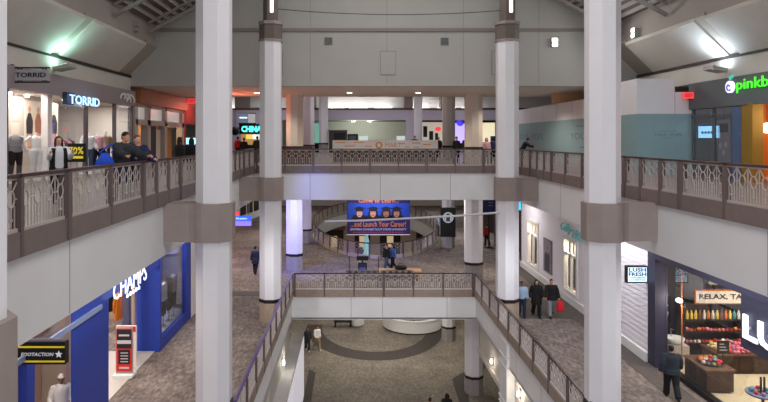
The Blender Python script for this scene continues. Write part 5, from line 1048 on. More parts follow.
m = MB(); m.tube([(-12.6, 19.6, 2.9), (-12.6, 21.0, 2.9)], .02, 6).tube([(-12.6, 20.3, 2.9), (-12.6, 20.3, 3.3)], .012, 6); tag(m.build('hanging_rail', STEEL, None, at=(-12.6, 20.3, 2.9)), 'short steel hanging rail at the left of the fashion shop window', 'rail')
for k, (nm, c_, h) in enumerate((('red', s2l(186, 48, 44), 1.2), ('coral', s2l(214, 96, 74), 1.5), ('black', s2l(40, 36, 40), 1.1))): garment('dress', '%s dress hanging at the left of the fashion shop window' % nm, (-12.6, 19.75+k*.5, 2.82), .5, h, .16, cloth('d_'+nm, c_), u=(.85, .5, 0), group='dresses in the fashion shop window', cat='dress', sleeves=False, flare=1.3)
o = tag(box(-16.9, -16.6, 26.5, 30.8, .8, 2.6).build('shelf_unit', mat('shelf_dark', s2l(86, 72, 70), .5), None, at=(-16.8, 28, .8)), 'dark wall shelf at the back of the fashion shop', 'shelf')
for k in range(3): box(-16.6, -16.35, 26.6, 30.7, 1.0+k*.5, 1.04+k*.5).build('board', WHITE, o)
box(-16.88, -16.62, 26.6, 30.7, 0, .8).build('base', MATS['shelf_dark'], o)
# ------------------------------------------------------------ bath shop goods
WD = mat('rustic_wood', s2l(68, 46, 34), .6, noise=.25, nscale=5); BF = F2+.03
T = thing('display_cart', 'wooden display cart with a mound of soaps inside the bath shop window', 'cart', (11.8, 19.9, BF)); box(11.4, 12.25, 19.3, 20.6, BF+.05, F2+.74).build('body', WD, T)
box(11.34, 12.31, 19.24, 20.66, F2+.74, F2+.79).build('top', mat('cart_top', s2l(98, 70, 48), .5, noise=.15, nscale=4), T)
for i in range(4): box(11.385, 11.40, 19.32+i*.33, 19.6+i*.33, BF+.1, F2+.7).build('side_plank', WD, T)
box(11.45, 12.2, 19.4, 20.5, BF, BF+.05).build('plinth', BLACK, T)
T = thing('tray', 'black round tray on the wooden display cart', 'tray', (11.85, 19.9, F2+.79)); MB().lathe((11.85, 19.9, F2+.79), [(.36, 0), (.42, .05), (.40, .06), (.34, .02)], 24).build('dish', BLACK, T)
PROD = [('red', s2l(196, 52, 44)), ('orange', s2l(226, 122, 52)), ('yellow', s2l(226, 194, 84)), ('white', s2l(228, 218, 204)), ('pink', s2l(222, 120, 140)), ('green', s2l(120, 150, 70)), ('lilac', s2l(150, 116, 170)), ('teal', s2l(90, 156, 160)), ('brown', s2l(120, 80, 54))]
PM = [mat('soap_'+n_, c_, .5) for n_, c_ in PROD]
def soap_mesh(k):
    m = MB(); m.smooth = True
    if k == 0: m.ball((0, 0, .07), (.078, .078, .07), 10, 7)
    elif k == 1: m.tube([(-.07, 0, .035), (-.05, 0, .04), (.05, 0, .04), (.07, 0, .035)], [(.03, .025), (.05, .038), (.05, .038), (.03, .025)], 8)
    else: m.lathe((0, 0, 0), [(.05, 0), (.062, .02), (.062, .06), (.045, .085), (.01, .09)], 10)
    return m
rs = random.Random(11); SM = {}
def soap(ci, x, y, z, where, group):
    k = rs.randrange(3); key = (k, ci)
    if key not in SM: SM[key] = soap_mesh(k).mesh('soap', PM[ci])
    o = bpy.data.objects.new('soap', SM[key]); COL.objects.link(o); o.location = (x, y, z); o.rotation_euler = (0, 0, rs.uniform(0, 6)); WORLD[o.name] = (x, y, z)
    tag(o, '%s soap %s' % (PROD[ci][0], where), 'soap', group); return o
for r_, n_, z in ((.28, 11, .81), (.15, 6, .89), (0, 1, .97)):
    for i in range(n_): a = 2*PI*i/n_; soap(rs.choice((0, 1, 3, 6, 5, 3)), 11.85+r_*math.cos(a), 19.9+r_*math.sin(a), F2+z, 'in the mound on the round tray of the display cart', 'soaps on the round tray')
T = thing('display_counter', 'long dark wooden counter piled with soaps inside the bath shop', 'counter', (14, 21.3, BF)); box(12.75, 17.5, 20.9, 21.95, BF, F2+.66).build('body', WD, T); box(12.69, 17.5, 20.84, 21.97, F2+.66, F2+.71).build('top', MATS['cart_top'], T)
for i in range(7): box(12.8+i*.66, 13.4+i*.66, 20.885, 20.9, BF+.08, F2+.6).build('front_plank', WD, T)
for j, (yy, zz) in enumerate(((21.02, .71), (21.22, .71), (21.12, .79), (21.45, .71), (21.34, .8), (21.68, .71), (21.56, .81))):
    for i in range(24):
        x = 12.85+i*.17+rs.uniform(-.03, .03); block = int((x-12.7)/.62)
        ci = [3, 4, 0, 1, 0, 4, 1, 2][block % 8] if rs.random() < .75 else rs.randrange(9)
        soap(ci, x, yy, F2+zz, 'piled on the long dark wooden counter', 'soaps on the long counter')
T = thing('shelf_unit', 'black shelf unit with bottles and red goods at the back of the bath shop', 'shelf', (14, 22.5, BF)); box(12.3, 17.5, 22.72, 22.78, BF, -4.4).build('back_panel', BLACK, T)
for z_ in (-5.12, -5.55, -5.98): box(12.3, 17.5, 22.2, 22.72, z_-.04, z_).build('shelf', mat('black_shelf', s2l(36, 32, 30), .5), T)
for x in (12.28, 14.9, 17.5): box(x-.03, x+.03, 22.2, 22.72, BF, -4.6).build('upright', MATS['black_shelf'], T)
def bottle_mesh(h):
    m = MB(); m.smooth = True; m.lathe((0, 0, 0), [(.05, 0), (.055, .02), (.055, h*.62), (.03, h*.75), (.025, h)], 10); return m
BM_ = {}
for i in range(24):
    x = 12.45+i*.16; ci = rs.choice((2, 2, 2, 3, 1, 8)) if x < 14.2 else rs.choice((7, 3, 6, 7))
    if ci not in BM_: BM_[ci] = (bottle_mesh(.34).mesh('bottle', mat('bottle_'+PROD[ci][0], PROD[ci][1], .25)), MB().lathe((0, 0, .33), [(.032, 0), (.032, .05)], 10).mesh('cap', BLACK))
    o = bpy.data.objects.new('bottle', BM_[ci][0]); COL.objects.link(o); o.location = (x, 22.36, -5.12); tag(o, '%s bottle on the top shelf of the black shelf unit' % PROD[ci][0], 'bottle', 'bottles on the top shelf')
    c_ = bpy.data.objects.new('cap', BM_[ci][1]); COL.objects.link(c_); c_.parent = o
for z_, pal, nm in ((-5.55, (0, 0, 1, 4), 'middle'), (-5.98, (1, 4, 3, 0), 'lowest')):
    for i in range(26): soap(rs.choice(pal), 12.42+i*.15, 22.32, z_, 'on the %s shelf of the black shelf unit' % nm, 'soaps on the %s shelf' % nm)
T = thing('wash_stand', 'white wash stand at the left inside the bath shop', 'basin', (11.9, 22, BF)); box(11.5, 12.2, 21.75, 22.4, BF, F2+.7).build('cabinet', mat('stand_beige', s2l(190, 180, 168), .5), T); m = MB(); m.smooth = True; m.lathe((11.85, 22.08, F2+.7), [(.2, 0), (.3, .1), (.33, .22), (.3, .22), (.22, .08)], 20); m.build('basin', WHITE, T); MB().tube([(11.85, 22.36, F2+.7), (11.85, 22.36, F2+1.15), (11.85, 22.2, F2+1.15)], .02, 6).build('tap', STEEL, T)
T = thing('chalkboard', 'small chalkboard sign standing by the soap counter', 'sign', (12.45, 20.3, BF)); box(12.33, 12.73, 20.3, 20.33, F2+.95, F2+1.38).build('board', BLACK, T); m = MB()
for i in range(3): m.box(12.4, 12.66-.05*i, 20.296, 20.3, F2+1.06+i*.1, F2+1.09+i*.1)
m.build('chalk_lines', mat('chalk', s2l(190, 190, 186), .7), T); m = MB(); m.box(12.5, 12.53, 20.3, 20.33, BF, F2+.95).box(12.4, 12.63, 20.2, 20.43, BF, BF+.03); m.build('stand', BLACK, T)
T = thing('wall_notice', 'white chalk drawing board on the dark wall of the bath shop', 'notice', (11.8, 22.88, -4.6)); box(11.45, 12.1, 22.86, 22.9, -5.4, -4.4).build('board', BLACK, T); m = MB(); m.ext([(11.6, 22.85, -5.3), (11.95, 22.85, -5.32), (12.02, 22.85, -5.0), (11.8, 22.85, -4.88), (11.58, 22.85, -5.05)], (0, .008, 0)); 
for i in range(3): m.box(11.55, 12.0-.08*i, 22.85, 22.86, -4.78+i*.1, -4.73+i*.1)
m.build('chalk_marks', MATS['chalk'], T)
T = thing('pipe', 'copper pipe with a bright lamp inside the bath shop', 'lamp', (11.9, 21.2, BF)); c = px(679, 300, 21.4); MB().tube([(c[0]+.1, 21.4, BF), (c[0]+.1, 21.4, -1.52)], .022, 8).build('pole', MATS['copper'], T); MB().ball((c[0]-.02, 21.36, c[2]), (.11, .11, .08), 12, 8).build('bulb', glow('bulb_warm', (1, .9, .74), 9), T); lamp('POINT', (c[0]-.05, 21.1, c[2]-.1), 45, (1, .86, .66), .1)
T = thing('round_table', 'small round display table at the lower right corner inside the bath shop', 'table', (11.75, 17.2, BF)); MB().lathe((11.75, 17.2, F2+.9), [(.42, 0), (.44, .03), (.44, .05)], 24).build('top', mat('table_blue', s2l(110, 120, 150), .5), T); MB().lathe((11.75, 17.2, BF), [(.25, 0), (.25, .03), (.04, .05), (.04, .88)], 14).build('pedestal', BLACK, T)
for i in range(9): soap(rs.choice((0, 3, 7, 6)), 11.75+.28*math.cos(i*.7), 17.2+.28*math.sin(i*.7), F2+.95, 'on the small round display table', 'soaps on the round table')
T = thing('tool_stand', 'black upright rods on the small round display table', 'stand', (11.75, 17.2, F2+.95)); m = MB(); m.box(11.65, 11.85, 17.1, 17.3, F2+.95, F2+.98); m.build('foot', BLACK, T)
for a in (11.69, 11.79): box(a-.02, a+.02, 17.18, 17.22, F2+.98, F2+1.4).build('rod', BLACK, T)

for j, (rx_, ry_) in enumerate(((-14.2, 21.6), (-15.2, 24.2), (-14.8, 29.6))):
    T = thing('clothes_rail', ['clothes rail deep in the fashion shop behind the display wall', 'clothes rail at the middle of the fashion shop', 'clothes rail deep in the fashion shop near its end wall'][j], 'clothes rail', (rx_, ry_, 0)); m = MB(); m.tube([(rx_, ry_-.9, 1.6), (rx_, ry_+.9, 1.6)], .02, 6); m.build('rail', STEEL, T)
    m = MB()
    for s_ in (-.9, .9): m.tube([(rx_, ry_+s_, 1.6), (rx_, ry_+s_, .03)], .02, 6); m.box(rx_-.3, rx_+.3, ry_+s_-.04, ry_+s_+.04, 0, .04)
    m.build('frame', STEEL, T)
    for k in range(6):
        nm, c_ = (('pink', s2l(206, 110, 130)), ('black', s2l(34, 32, 36)), ('grey', s2l(134, 130, 134)), ('plum', s2l(104, 56, 84)), ('charcoal', s2l(62, 58, 64)), ('olive', s2l(96, 92, 60)))[(k+j*2) % 6]
        garment('blouse', '%s blouse hanging on the %s' % (nm, ['rail behind the display wall', 'middle rail of the fashion shop', 'rail near the end wall of the fashion shop'][j]), (rx_, ry_-.75+k*.3, 1.53), .46, .85, .1, cloth('c_'+nm, c_), u=(.9, .4, 0), group='blouses deep in the shop', cat='blouse')
# ================================================================== PEOPLE AND MANNEQUINS
SKINS = [mat('skin_%d' % i, c, .55) for i, c in enumerate((s2l(222, 172, 148), s2l(196, 142, 112), s2l(126, 86, 64)))]
HAIRS = {k: mat('hair_'+k, c, .5) for k, c in (('black', s2l(26, 22, 22)), ('brown', s2l(66, 44, 34)), ('red_brown', s2l(110, 62, 40)), ('blond', s2l(170, 132, 86)))}
def remesh(mb, name, m, parent, vox, smooth=3):
    me = mb.mesh('t', m, (0, 0, 0)); o = bpy.data.objects.new('t', me); COL.objects.link(o)
    r = o.modifiers.new('r', 'REMESH'); r.mode = 'VOXEL'; r.voxel_size = vox; r.use_smooth_shade = True
    s_ = o.modifiers.new('s', 'SMOOTH'); s_.iterations = smooth; s_.factor = .5
    bpy.context.view_layer.update()
    out = bpy.data.meshes.new_from_object(o.evaluated_get(bpy.context.evaluated_depsgraph_get())); out.name = name
    out.materials.clear(); out.materials.append(m)
    bpy.data.objects.remove(o); bpy.data.meshes.remove(me)
    out.polygons.foreach_set('use_smooth', [True]*len(out.polygons))
    n = bpy.data.objects.new(name, out); COL.objects.link(n)
    if parent is not None: n.parent = parent
    return n
def V(*a): return Vector(a)
def person(lab, X, Y, fl, face=0, H=1.7, top='black', bottom='black', hair='black', hairstyle='short', skin=0, stride=0., arms=((6, 8, 12), (-6, 8, 12)), lean=0., coat=0., shoes='black', vox=.016, build=1., look=0., tilt=0., group='shoppers', name='person', cat='person', mann=False, headless=False, sleeve=True, skirt=False, sit=False, hood=False, face_detail=False, bulk=.018):
    """face: 0 looks to the viewer (-Y), 90 to +X, 180 away.  arms: (forward deg, outward deg, elbow deg) for left and right"""
    T = thing(name, lab, cat, (X, Y, fl), group)
    T.rotation_euler = (0, 0, math.radians(face)); k = H/1.72; T.scale = (k, k, k)
    d2 = math.radians; fwd = V(0, -1, 0)
    hipz = .90
    def rx(p, a, o):                              # pitch about X through o, positive leans forward (-Y)
        v = p-o; c, s_ = math.cos(a), math.sin(a); return o+V(v.x, v.y*c-v.z*s_, v.y*s_+v.z*c)
    L = d2(lean); O = V(0, 0, .94)
    up = lambda p: rx(p, L, O)
    legs = []
    for s_ in (-1, 1):
        a = d2(stride*s_); kb = d2(10+abs(stride)*.9) if s_*stride < 0 else d2(4)
        if sit: a = d2(80); kb = d2(80)
        hip = V(s_*.092*build, 0, hipz); knee = hip+V(s_*.008, -math.sin(a)*.43, -math.cos(a)*.43); b = a-kb
        ank = knee+V(0, -math.sin(b)*.40, -math.cos(b)*.40); legs.append((hip, knee, ank))
    dz = min(l[2].z for l in legs)-.075
    sh = lambda p: V(p.x, p.y, p.z-dz)
    legs = [tuple(sh(p) for p in l) for l in legs]
    up2 = lambda x, y, z: sh(up(V(x, y, z)))
    arm = []
    for i, s_ in enumerate((-1, 1)):
        f_, o_, e_ = arms[i]; S0 = up2(s_*.185*build, 0.01, 1.405); f_, o_, e_ = d2(f_), d2(o_), d2(e_)
        d1 = V(s_*math.sin(o_), -math.sin(f_)*math.cos(o_), -math.cos(f_)*math.cos(o_)); E = S0+d1*.285
        f2 = f_+e_; dd = V(s_*math.sin(o_)*(1-.8*min(1, e_)), -math.sin(f2)*math.cos(o_), -math.cos(f2)*math.cos(o_)).normalized(); Wp = E+dd*.25; arm.append((S0, E, Wp, dd, s_))
    bd = MB(); B = build
    torso = [(.90, .155, .105), (1.0, .145*B, .10), (1.10, .132*B, .098), (1.22, .15*B, .108), (1.34, .168*B, .112), (1.41, .15*B, .095), (1.455, .085, .07)]
    def trunk(mb, g, lo=0, hi=7): mb.tube([up2(0, 0 if z < 1.38 else .005, z) for z, a, b in torso[lo:hi]], [(a+g, b+g) for z, a, b in torso[lo:hi]], 14)
    def limb_leg(mb, g, to=1.0):
        for hip, knee, ank in legs:
            m_ = (hip+knee)/2; c_ = knee+(ank-knee)*.3+V(0, .012, 0); e_ = knee+(ank-knee)*to
            mb.tube([hip+V(0, 0, .05), m_, knee, c_, e_], [.098+g, .082+g, .058+g, .058+g, .042+g*1.5], 10)
    def limb_arm(mb, g, to=1.0):
        for S0, E, Wp, dd, s_ in arm: mb.tube([S0+V(-s_*.05, 0, .012), S0, (S0+E)/2, E, E+(Wp-E)*.35, E+(Wp-E)*to], [.056+g*.45, .056+g*.6, .049+g, .042+g, .041+g, .029+g*1.2], 10)
    trunk(bd, 0); limb_leg(bd, 0); limb_arm(bd, 0)
    for hip, knee, ank in legs:
        bd.ball(hip, .1, 10, 8)
        bd.tube([ank+V(0, .05, -.03), ank+V(0, -.02, -.03), ank+V(0, -.10, -.045), ank+V(0, -.17, -.055)], [(.036, .034), (.042, .042), (.042, .03), (.03, .018)], 8)
    for S0, E, Wp, dd, s_ in arm:                # hand: palm, four fingers, thumb from the side
        a = dd.cross(V(0, 1, 0) if abs(dd.y) < .8 else V(1, 0, 0)).normalized(); side = V(0, -1, 0)-dd*(-dd.y)
        side = side.normalized() if side.length > .2 else V(0, 0, 1); n = dd.cross(side).normalized()*(-s_)
        pal = Wp+dd*.045; bd.tube([Wp-dd*.01, Wp+dd*.03, Wp+dd*.085], [(.024, .022), (.038, .02), (.038, .016)], 8)
        for q in range(4):
            b0 = Wp+dd*.075+side*(.027-.018*q); Lf = (.068, .078, .074, .058)[q]
            bd.tube([b0, b0+dd*Lf*.5+n*.006, b0+dd*Lf*.85+n*.028], [.0095, .009, .0075], 6)
        t0 = Wp+dd*.03+side*.03; bd.tube([t0-side*.015, t0+side*.02+dd*.025, t0+side*.024+dd*.06+n*.01], [.0125, .011, .009], 6)
    hc = up2(0, -.015, 1.615); Rz = Matrix.Rotation(d2(look), 3, 'Z')@Matrix.Rotation(L*.5+d2(tilt), 3, 'X')
    hp = lambda x, y, z: hc+Rz@V(x, y, z)
    bd.tube([up2(0, .005, 1.42), up2(0, 0, 1.5), hp(0, .01, -.05)], [.062, .054, .055], 10)
    if not headless:
        bd.ball(hp(0, .008, .022), (.075, .094, .088), 14, 10, Rz); bd.ball(hp(0, -.026, -.046), (.058, .062, .068), 12, 8, Rz)
        bd.tube([hp(0, -.086, .015), hp(0, -.108, -.022), hp(0, -.088, -.034)], [.009, .015, .012], 6)
        for s_ in (-1, 1): bd.ball(hp(s_*.077, .012, -.008), (.011, .022, .033), 8, 6, Rz)
    body = remesh(bd, 'body', SKINS[skin] if not mann else mat('mannequin_white', s2l(226, 222, 220), .4), T, vox)
    if not mann and not headless:
        if face_detail:
            for s_ in (-1, 1): o = MB(); o.smooth = True; o.ball(hp(s_*.03, -.083, .006), (.013, .009, .008), 8, 6, Rz); o.build('eye', mat('eye_dark', s2l(40, 32, 30), .3)); ob = bpy.data.objects[[x.name for x in COL.objects][-1]]; ob.parent = T
            o = MB(); o.ball(hp(0, -.083, -.062), (.024, .008, .008), 8, 6, Rz); ob = o.build('mouth', mat('lips', s2l(150, 80, 76), .4)); ob.parent = T
        hm = MB(); hm.ball(hp(0, .022, .042), (.084, .098, .086), 14, 10, Rz)
        if hairstyle == 'short': hm.ball(hp(0, .04, -.01), (.078, .078, .075), 12, 8, Rz)
        if hairstyle == 'long':
            hm.tube([hp(0, .05, .04), hp(0, .07, -.08), hp(0, .07, -.2), hp(0, .06, -.3)], [(.085, .07), (.092, .055), (.09, .045), (.06, .03)], 12)
            for s_ in (-1, 1): hm.tube([hp(s_*.07, 0, .05), hp(s_*.088, -.012, -.05), hp(s_*.09, -.02, -.17)], [.03, .028, .02], 8)
        if hairstyle == 'bun': hm.ball(hp(0, .11, .06), .05, 10, 8, Rz); hm.ball(hp(0, .04, -.0), (.08, .075, .075), 12, 8, Rz)
        remesh(hm, 'hair', HAIRS[hair], T, .014, 2)
        if hairstyle == 'cap':
            cm = MB(); cm.ball(hp(0, .012, .055), (.088, .105, .075), 14, 8, Rz); cm.tube([hp(0, -.08, .06), hp(0, -.15, .05)], [(.07, .01), (.05, .006)], 10); remesh(cm, 'cap', cloth('cap_white', s2l(226, 226, 226)), T, .014, 1)
    if top:
        tm = MB(); g = .024+bulk; trunk(tm, g, 0 if True else 1); z0 = .90-coat
        if coat > 0: tm.tube([up2(0, 0, .98), sh(V(0, .0, .90)), sh(V(0, .0, z0))], [(.165*B+g, .12+g), (.175*B+g, .125+g), (.185*B+g, .14+g)], 14)
        if sleeve: limb_arm(tm, .019+bulk*.8, .97)
        if hood: tm.tube([up2(-.09, .06, 1.46), up2(0, .11, 1.47), up2(.09, .06, 1.46)], .05, 8)
        else: tm.tube([up2(0, .01, 1.42), up2(0, .005, 1.485)], [.09, .075], 10)
        remesh(tm, 'jacket' if sleeve else 'vest', TOPS[top], T, vox)
    if bottom:
        bm_ = MB(); g = .017+bulk*.45; limb_leg(bm_, g, .97); bm_.tube([up2(0, 0, .84), up2(0, 0, .92), up2(0, 0, 1.0)], [(.15+g, .105+g), (.158+g, .11+g), (.146+g, .10+g)], 14)
        remesh(bm_, 'trousers', TOPS[bottom], T, vox)
    if not mann:
        for hip, knee, ank in legs:
            s_ = MB(); s_.tube([ank+V(0, .07, -.035), ank+V(0, .02, -.03), ank+V(0, -.06, -.038), ank+V(0, -.14, -.05), ank+V(0, -.195, -.057)], [(.036, .036), (.048, .046), (.05, .036), (.046, .026), (.03, .016)], 10); s_.tube([ank+V(0, .01, -.04), ank+V(0, .0, .03)], [.05, .05], 8)
            remesh(s_, 'shoe', TOPS[shoes], T, .014, 2)
    T['H'] = H
    return T, arm, k
TOPS = {n: cloth('wear_'+n, c) for n, c in (('black', s2l(26, 25, 28)), ('charcoal', s2l(48, 48, 54)), ('navy', s2l(32, 40, 78)), ('white', s2l(222, 222, 224)), ('jeans', s2l(62, 82, 116)), ('dark_jeans', s2l(44, 52, 74)), ('light_blue', s2l(160, 184, 208)), ('slate', s2l(40, 46, 54)), ('pink', s2l(196, 150, 160)), ('red', s2l(170, 36, 42)), ('khaki', s2l(150, 130, 104)), ('grey', s2l(132, 132, 138)), ('blue', s2l(70, 100, 168)))}
def to_world(T, p): T_ = Matrix.Translation(T.location)@T.rotation_euler.to_matrix().to_4x4()@Matrix.Diagonal((*T.scale, 1)); return T_@Vector(p)
def bag(name, lab, p, w, h, d, m, ang=0, strap=None, slouch=False):
    T = thing(name, lab, 'bag', p); R = Matrix.Rotation(ang, 3, 'Z'); P = Vector(p)
    mb = MB(); mb.smooth = True; vs = [(-.5, 0), (-.46, .12), (-.42, .85), (-.34, 1), (.34, 1), (.42, .85), (.46, .12), (.5, 0)]
    if slouch: vs = [(-.42, 0), (-.52, .18), (-.4, .55), (-.14, 1), (.12, 1), (.36, .62), (.5, .22), (.44, 0)]
    rings = []
    for s_, f in ((-.5, .9), (-.3, 1), (.3, 1), (.5, .9)): rings.append([P+R@V(a*w*f, s_*d, b*h) for a, b in vs])
    pts = [q for r in rings for q in r]; k = 8; fs = [tuple(range(k-1, -1, -1)), tuple(range(3*k, 4*k))]
    for r in range(3):
        for i in range(k): fs.append((r*k+i, r*k+(i+1) % k, (r+1)*k+(i+1) % k, (r+1)*k+i))
    mb.add(pts, fs).build('body', m, T)
    top_ = Vector(strap) if strap is not None else P+V(0, 0, h+.12)
    MB().tube([P+R@V(-w*.28, 0, h), P+R@V(-w*.2, 0, h)+(top_-P-V(0, 0, h))*.9, top_, P+R@V(w*.2, 0, h)+(top_-P-V(0, 0, h))*.9, P+R@V(w*.28, 0, h)], .014, 6).build('strap', m, T)
    return T
def at(x, yf, fl): return on_floor(x, yf, fl)
# --- top level, left walkway
px_ = lambda x, s_: ((x-VX)/s_, FPX/s_)
x, y = px_(58.5, 40.5); person('woman in white top and open dark jacket, facing the railing before the fashion shop', x, y, F1, 38, 1.65, 'white', 'black', 'brown', 'long', 0, 0, ((30, 10, 95), (30, 10, 95)), face_detail=True, vox=.014, bulk=.004, build=1.08)
x2, y2 = x, y; T0 = bpy.data.objects['person']
# her open dark vest
Tv, kv = T0, 1.65/1.72
for s_ in (-1, 1):
    vm = MB(); vm.tube([V(s_*.12, .0, 1.42), V(s_*.15, -.02, 1.25), V(s_*.15, -.02, 1.0), V(s_*.17, 0, .8)], [(.07, .13), (.065, .15), (.06, .145), (.06, .15)], 12); remesh(vm, 'open_jacket', TOPS['black'], T0, .016)
x, y = px_(120.5, 42.5); T, arm, k = person('person in dark jacket leaning on the left railing, a blue bag over the shoulder', x, y, F1, 62, 1.77, 'charcoal', 'dark_jeans', 'black', 'short', 1, 3, ((50, 14, 30), (42, 16, 40)), lean=14, coat=.08, bulk=.045, build=1.15)
s_pt = to_world(T, arm[0][0]); bag('shoulder_bag', 'bright blue bag hanging from the shoulder of the person leaning on the railing', (s_pt.x-.16, s_pt.y-.22, .92), .44, .36, .16, cloth('bag_blue', s2l(44, 84, 208)), math.radians(30), strap=(s_pt.x-.03, s_pt.y-.06, s_pt.z+.04), slouch=True)
x, y = px_(137.0, 40.4); person('woman with reddish hair in navy jacket beside the person with the blue bag', x, y, F1, 48, 1.68, 'navy', 'black', 'red_brown', 'bun', 0, 2, ((36, 10, 50), (30, 10, 50)), hood=True, face_detail=True, bulk=.05, build=1.1)
x, y = px_(180.0, 29.5); person('person in black jacket with long black hair near the wooden fronted shop', x, y, F1, 120, 1.64, 'black', 'black', 'black', 'long', 1, 2, bulk=.05)
x, y = px_(191.5, 26.5); person('person in black half hidden behind the large column by the left railing', x, y, F1, 200, 1.62, 'black', 'black', 'black', 'long', 1, 2)
# --- mannequins of the fashion shop
def mannequin(lab, X, Y, top, bottom, arms, face=40, headless=True, sleeve=False, H=1.84, coat=0, build=1.18):
    T, a, k = person(lab, X, Y, .14, face, H, top, bottom, None, None, 0, 2, arms, mann=True, headless=headless, name='mannequin', cat='mannequin', group='mannequins in the fashion shop', sleeve=sleeve, coat=coat, build=build, bulk=.03)
    MB().box(X-.28, X+.28, Y-.28, Y+.28, .0, .14).build('base', WHITE, T).matrix_parent_inverse = (Matrix.Translation(T.location)@T.rotation_euler.to_matrix().to_4x4()@Matrix.Diagonal((*T.scale, 1))).inverted()@Matrix.Translation(T.location)
    return T
Xm = -12.1
def ym(x): return FPX/((x-VX)/Xm)
mannequin('white headless mannequin in a black band top, hands on hips, in the fashion shop window', Xm, ym(36), None, 'white', ((-20, 45, 75), (-20, 45, 75)), 55)
mannequin('mannequin in a black skirt outfit at the left end of the fashion shop window', Xm, ym(15.5), 'grey', 'black', ((5, 14, 20), (0, 14, 20)), 55)
mannequin('mannequin in a pale jacket at the fashion shop entrance behind the sale sign', -11.95, FPX/((88-VX)/-11.95), 'white', 'jeans', ((5, 16, 30), (0, 16, 30)), 50, sleeve=True)
mannequin('mannequin in a pink top at the fashion shop entrance, beside the pale jacketed one', -11.95, FPX/((97.5-VX)/-11.95), 'pink', 'black', ((5, 14, 20), (0, 14, 20)), 45, sleeve=True)
mannequin('bald headed mannequin in a cream top by the fashion shop end window', -11.95, FPX/((105-VX)/-11.95), 'khaki', 'dark_jeans', ((5, 14, 20), (0, 14, 20)), 45, headless=False, sleeve=True)
# --- top level, beyond the bridge
x, y = px_(238, 14.2); person('person in red top and black coat by the left court stall', x, y, F1, 150, 1.7, 'red', 'black', 'black', 'short', 1, 2, vox=.022)
x, y = px_(244, 15.0); person('person in black in front of the teal lettered stall', x, y, F1, 170, 1.62, 'black', 'black', 'black', 'short', 1, 2, vox=.022)
x, y = px_(257.3, 15.4); person('person in dark clothes half hidden by the left tall column, top level', x, y, F1, 180, 1.72, 'black', 'black', 'black', 'short', 1, 2, vox=.022)
x, y = px_(456.6, 15.6); person('person in black coat behind the bridge railing, left of the banded column', x, y, F1, 20, 1.7, 'black', 'black', 'black', 'short', 1, 4, vox=.022, coat=.2)
x, y = px_(465.8, 15.4); person('taller person in dark coat and grey trousers behind the bridge railing by the banded column', x, y, F1, 200, 1.74, 'charcoal', 'grey', 'black', 'short', 0, 4, vox=.022, coat=.2)
x, y = px_(486.5, 16.2); person('person in pale pink jacket behind the bridge railing beside the right tall column', x, y, F1, 0, 1.62, 'pink', 'grey', 'brown', 'long', 0, 4, vox=.02)
x, y = px_(492.8, 16.0); person('person in dark blue jacket behind the bridge railing, touching the right tall column in view', x, y, F1, 170, 1.6, 'navy', 'black', 'black', 'short', 1, 3, vox=.022)
x, y = px_(522, 17.2); person('person in black bending forward beside the far end of the teal hoarding', x, y, F1, 70, 1.7, 'black', 'black', 'black', 'short', 1, 3, ((50, 10, 30), (50, 10, 30)), lean=30, vox=.02)
x, y = px_(438.8, 12.2); person('person in dark clothes beyond the white hoarding end, top level', x, y, F1, 0, 1.66, 'black', 'black', 'black', 'short', 1, 2, vox=.024)
x, y = px_(414.8, 12.6); person('person in dark clothes behind the right end of the white hoarding', x, y, F1, 0, 1.78, 'charcoal', 'black', 'black', 'short', 1, 2, vox=.024)
# --- middle level
x, y = at(255.4, 274.5, F2); person('man in dark coat walking away on the left of the middle level', x, y, F2, 172, 1.72, 'charcoal', 'black', 'black', 'short', 1, 14, coat=.22)
x, y = at(289.3, 229, F2); person('person in white top far back between the left columns of the middle level', x, y, F2, 10, 1.74, 'white', 'dark_jeans', 'brown', 'short', 0, 8, vox=.024)
x, y = at(386.6, 272.3, F2); T, arm, k = person('man in black jacket and jeans walking left past the oval well', x, y, F2, -60, 1.76, 'black', 'jeans', 'black', 'short', 1, 20, hood=True)
x, y = at(392.6, 271.5, F2); T, arm, k = person('woman in blue jacket walking beside the man in black, carrying a pink bag', x, y, F2, -62, 1.70, 'blue', 'black', 'black', 'long', 0, 16, ((14, 8, 20), (-10, 8, 14)))
p = to_world(T, arm[0][2]+arm[0][3]*.09); bag('shopping_bag', 'small pink shopping bag carried by the woman in the blue jacket', (p.x, p.y, p.z-.42), .26, .3, .1, cloth('bag_pink', s2l(216, 156, 170)), .5, strap=(p.x, p.y, p.z))
x, y = at(437.5, 236, F2); person('person in pale blue jacket beside the black coffee banner', x, y, F2, 90, 1.74, 'light_blue', 'dark_jeans', 'brown', 'short', 1, 10, vox=.022)
x, y = at(487, 246, F2); T, arm, k = person('person with a red jacket far back between the two right columns', x, y, F2, 200, 1.68, 'red', 'black', 'black', 'short', 1, 8, vox=.022)
x, y = at(522, 317, F2); person('man in pale blue jacket and jeans, leftmost of the three walkers by the clapboard shop', x, y, F2, -8, 1.64, 'light_blue', 'dark_jeans', 'black', 'short', 2, 9, ((8, 10, 14), (-8, 10, 14)), face_detail=True, vox=.014)
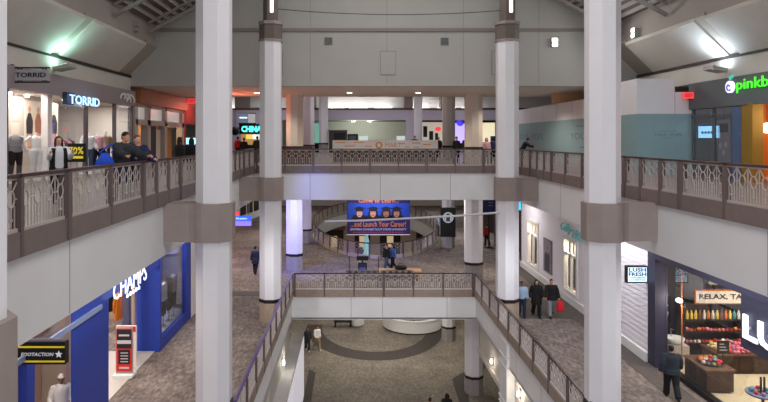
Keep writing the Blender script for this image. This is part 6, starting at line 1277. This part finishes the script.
x, y = at(536.5, 317, F2); person('person in long black coat, middle one of the three walkers by the clapboard shop', x, y, F2, -4, 1.72, 'black', 'black', 'black', 'long', 1, 12, ((-10, 14, 30), (12, 12, 40)), coat=.28, face_detail=True, vox=.014, bulk=.04)
x, y = at(551.5, 317, F2); T, arm, k = person('man in black jacket and grey jeans, rightmost of three walkers, holding a red bag', x, y, F2, -6, 1.76, 'black', 'grey', 'black', 'short', 1, -16, ((14, 12, 24), (4, 14, 10)), coat=.1, face_detail=True, vox=.014, bulk=.04)
p = to_world(T, arm[1][2]+arm[1][3]*.09); bag('shopping_bag', 'red shopping bag carried by the rightmost of the three walkers', (p.x+.03, p.y-.02, p.z-.5), .36, .42, .14, cloth('bag_red', s2l(196, 30, 40)), .1, strap=(p.x, p.y, p.z))
x, y = at(671.5, 399, F2); person('man in slate jacket and black trousers walking along the bath shop window', x, y, F2, 165, 1.72, 'slate', 'black', 'black', 'short', 1, 17, ((16, 13, 32), (-12, 13, 24)), hood=True, vox=.012, build=1.06, coat=.06, look=-10, bulk=.05)
Xf = -7.95; Yf = FPX/((61-VX)/Xf)
T, arm, k = person('mannequin in white tee shirt and white cap in the footwear shop window', Xf, Yf, F2+.03, 30, 1.78, 'white', 'grey', 'black', 'cap', 2, 2, ((10, 14, 50), (0, 14, 40)), name='mannequin', cat='mannequin', group='outfits in the sports shop window', vox=.014)
# --- ground level
x, y = at(307.6, 351, F3); person('person in dark clothes with pale trousers beside the grey ledge wall, ground level left one', x, y, F3, 10, 1.66, 'charcoal', 'charcoal', 'black', 'long', 1, 10, shoes='white')
x, y = at(317.3, 350, F3); person('person in white tee shirt and khaki trousers near the grey ledge wall', x, y, F3, 30, 1.74, 'white', 'khaki', 'black', 'short', 1, 16, ((20, 12, 40), (-16, 12, 20)), shoes='white')
x, y = px_(430, 19.5); person('person whose dark head just shows at the bottom edge, left one of the two', x, y, F3, 170, 1.68, 'red', 'black', 'black', 'short', 1, 8, vox=.018)
x, y = px_(447, 19.35); person('person whose dark head just shows at the bottom edge, right one of the two', x, y, F3, 170, 1.80, 'black', 'black', 'black', 'long', 1, 8, vox=.018)
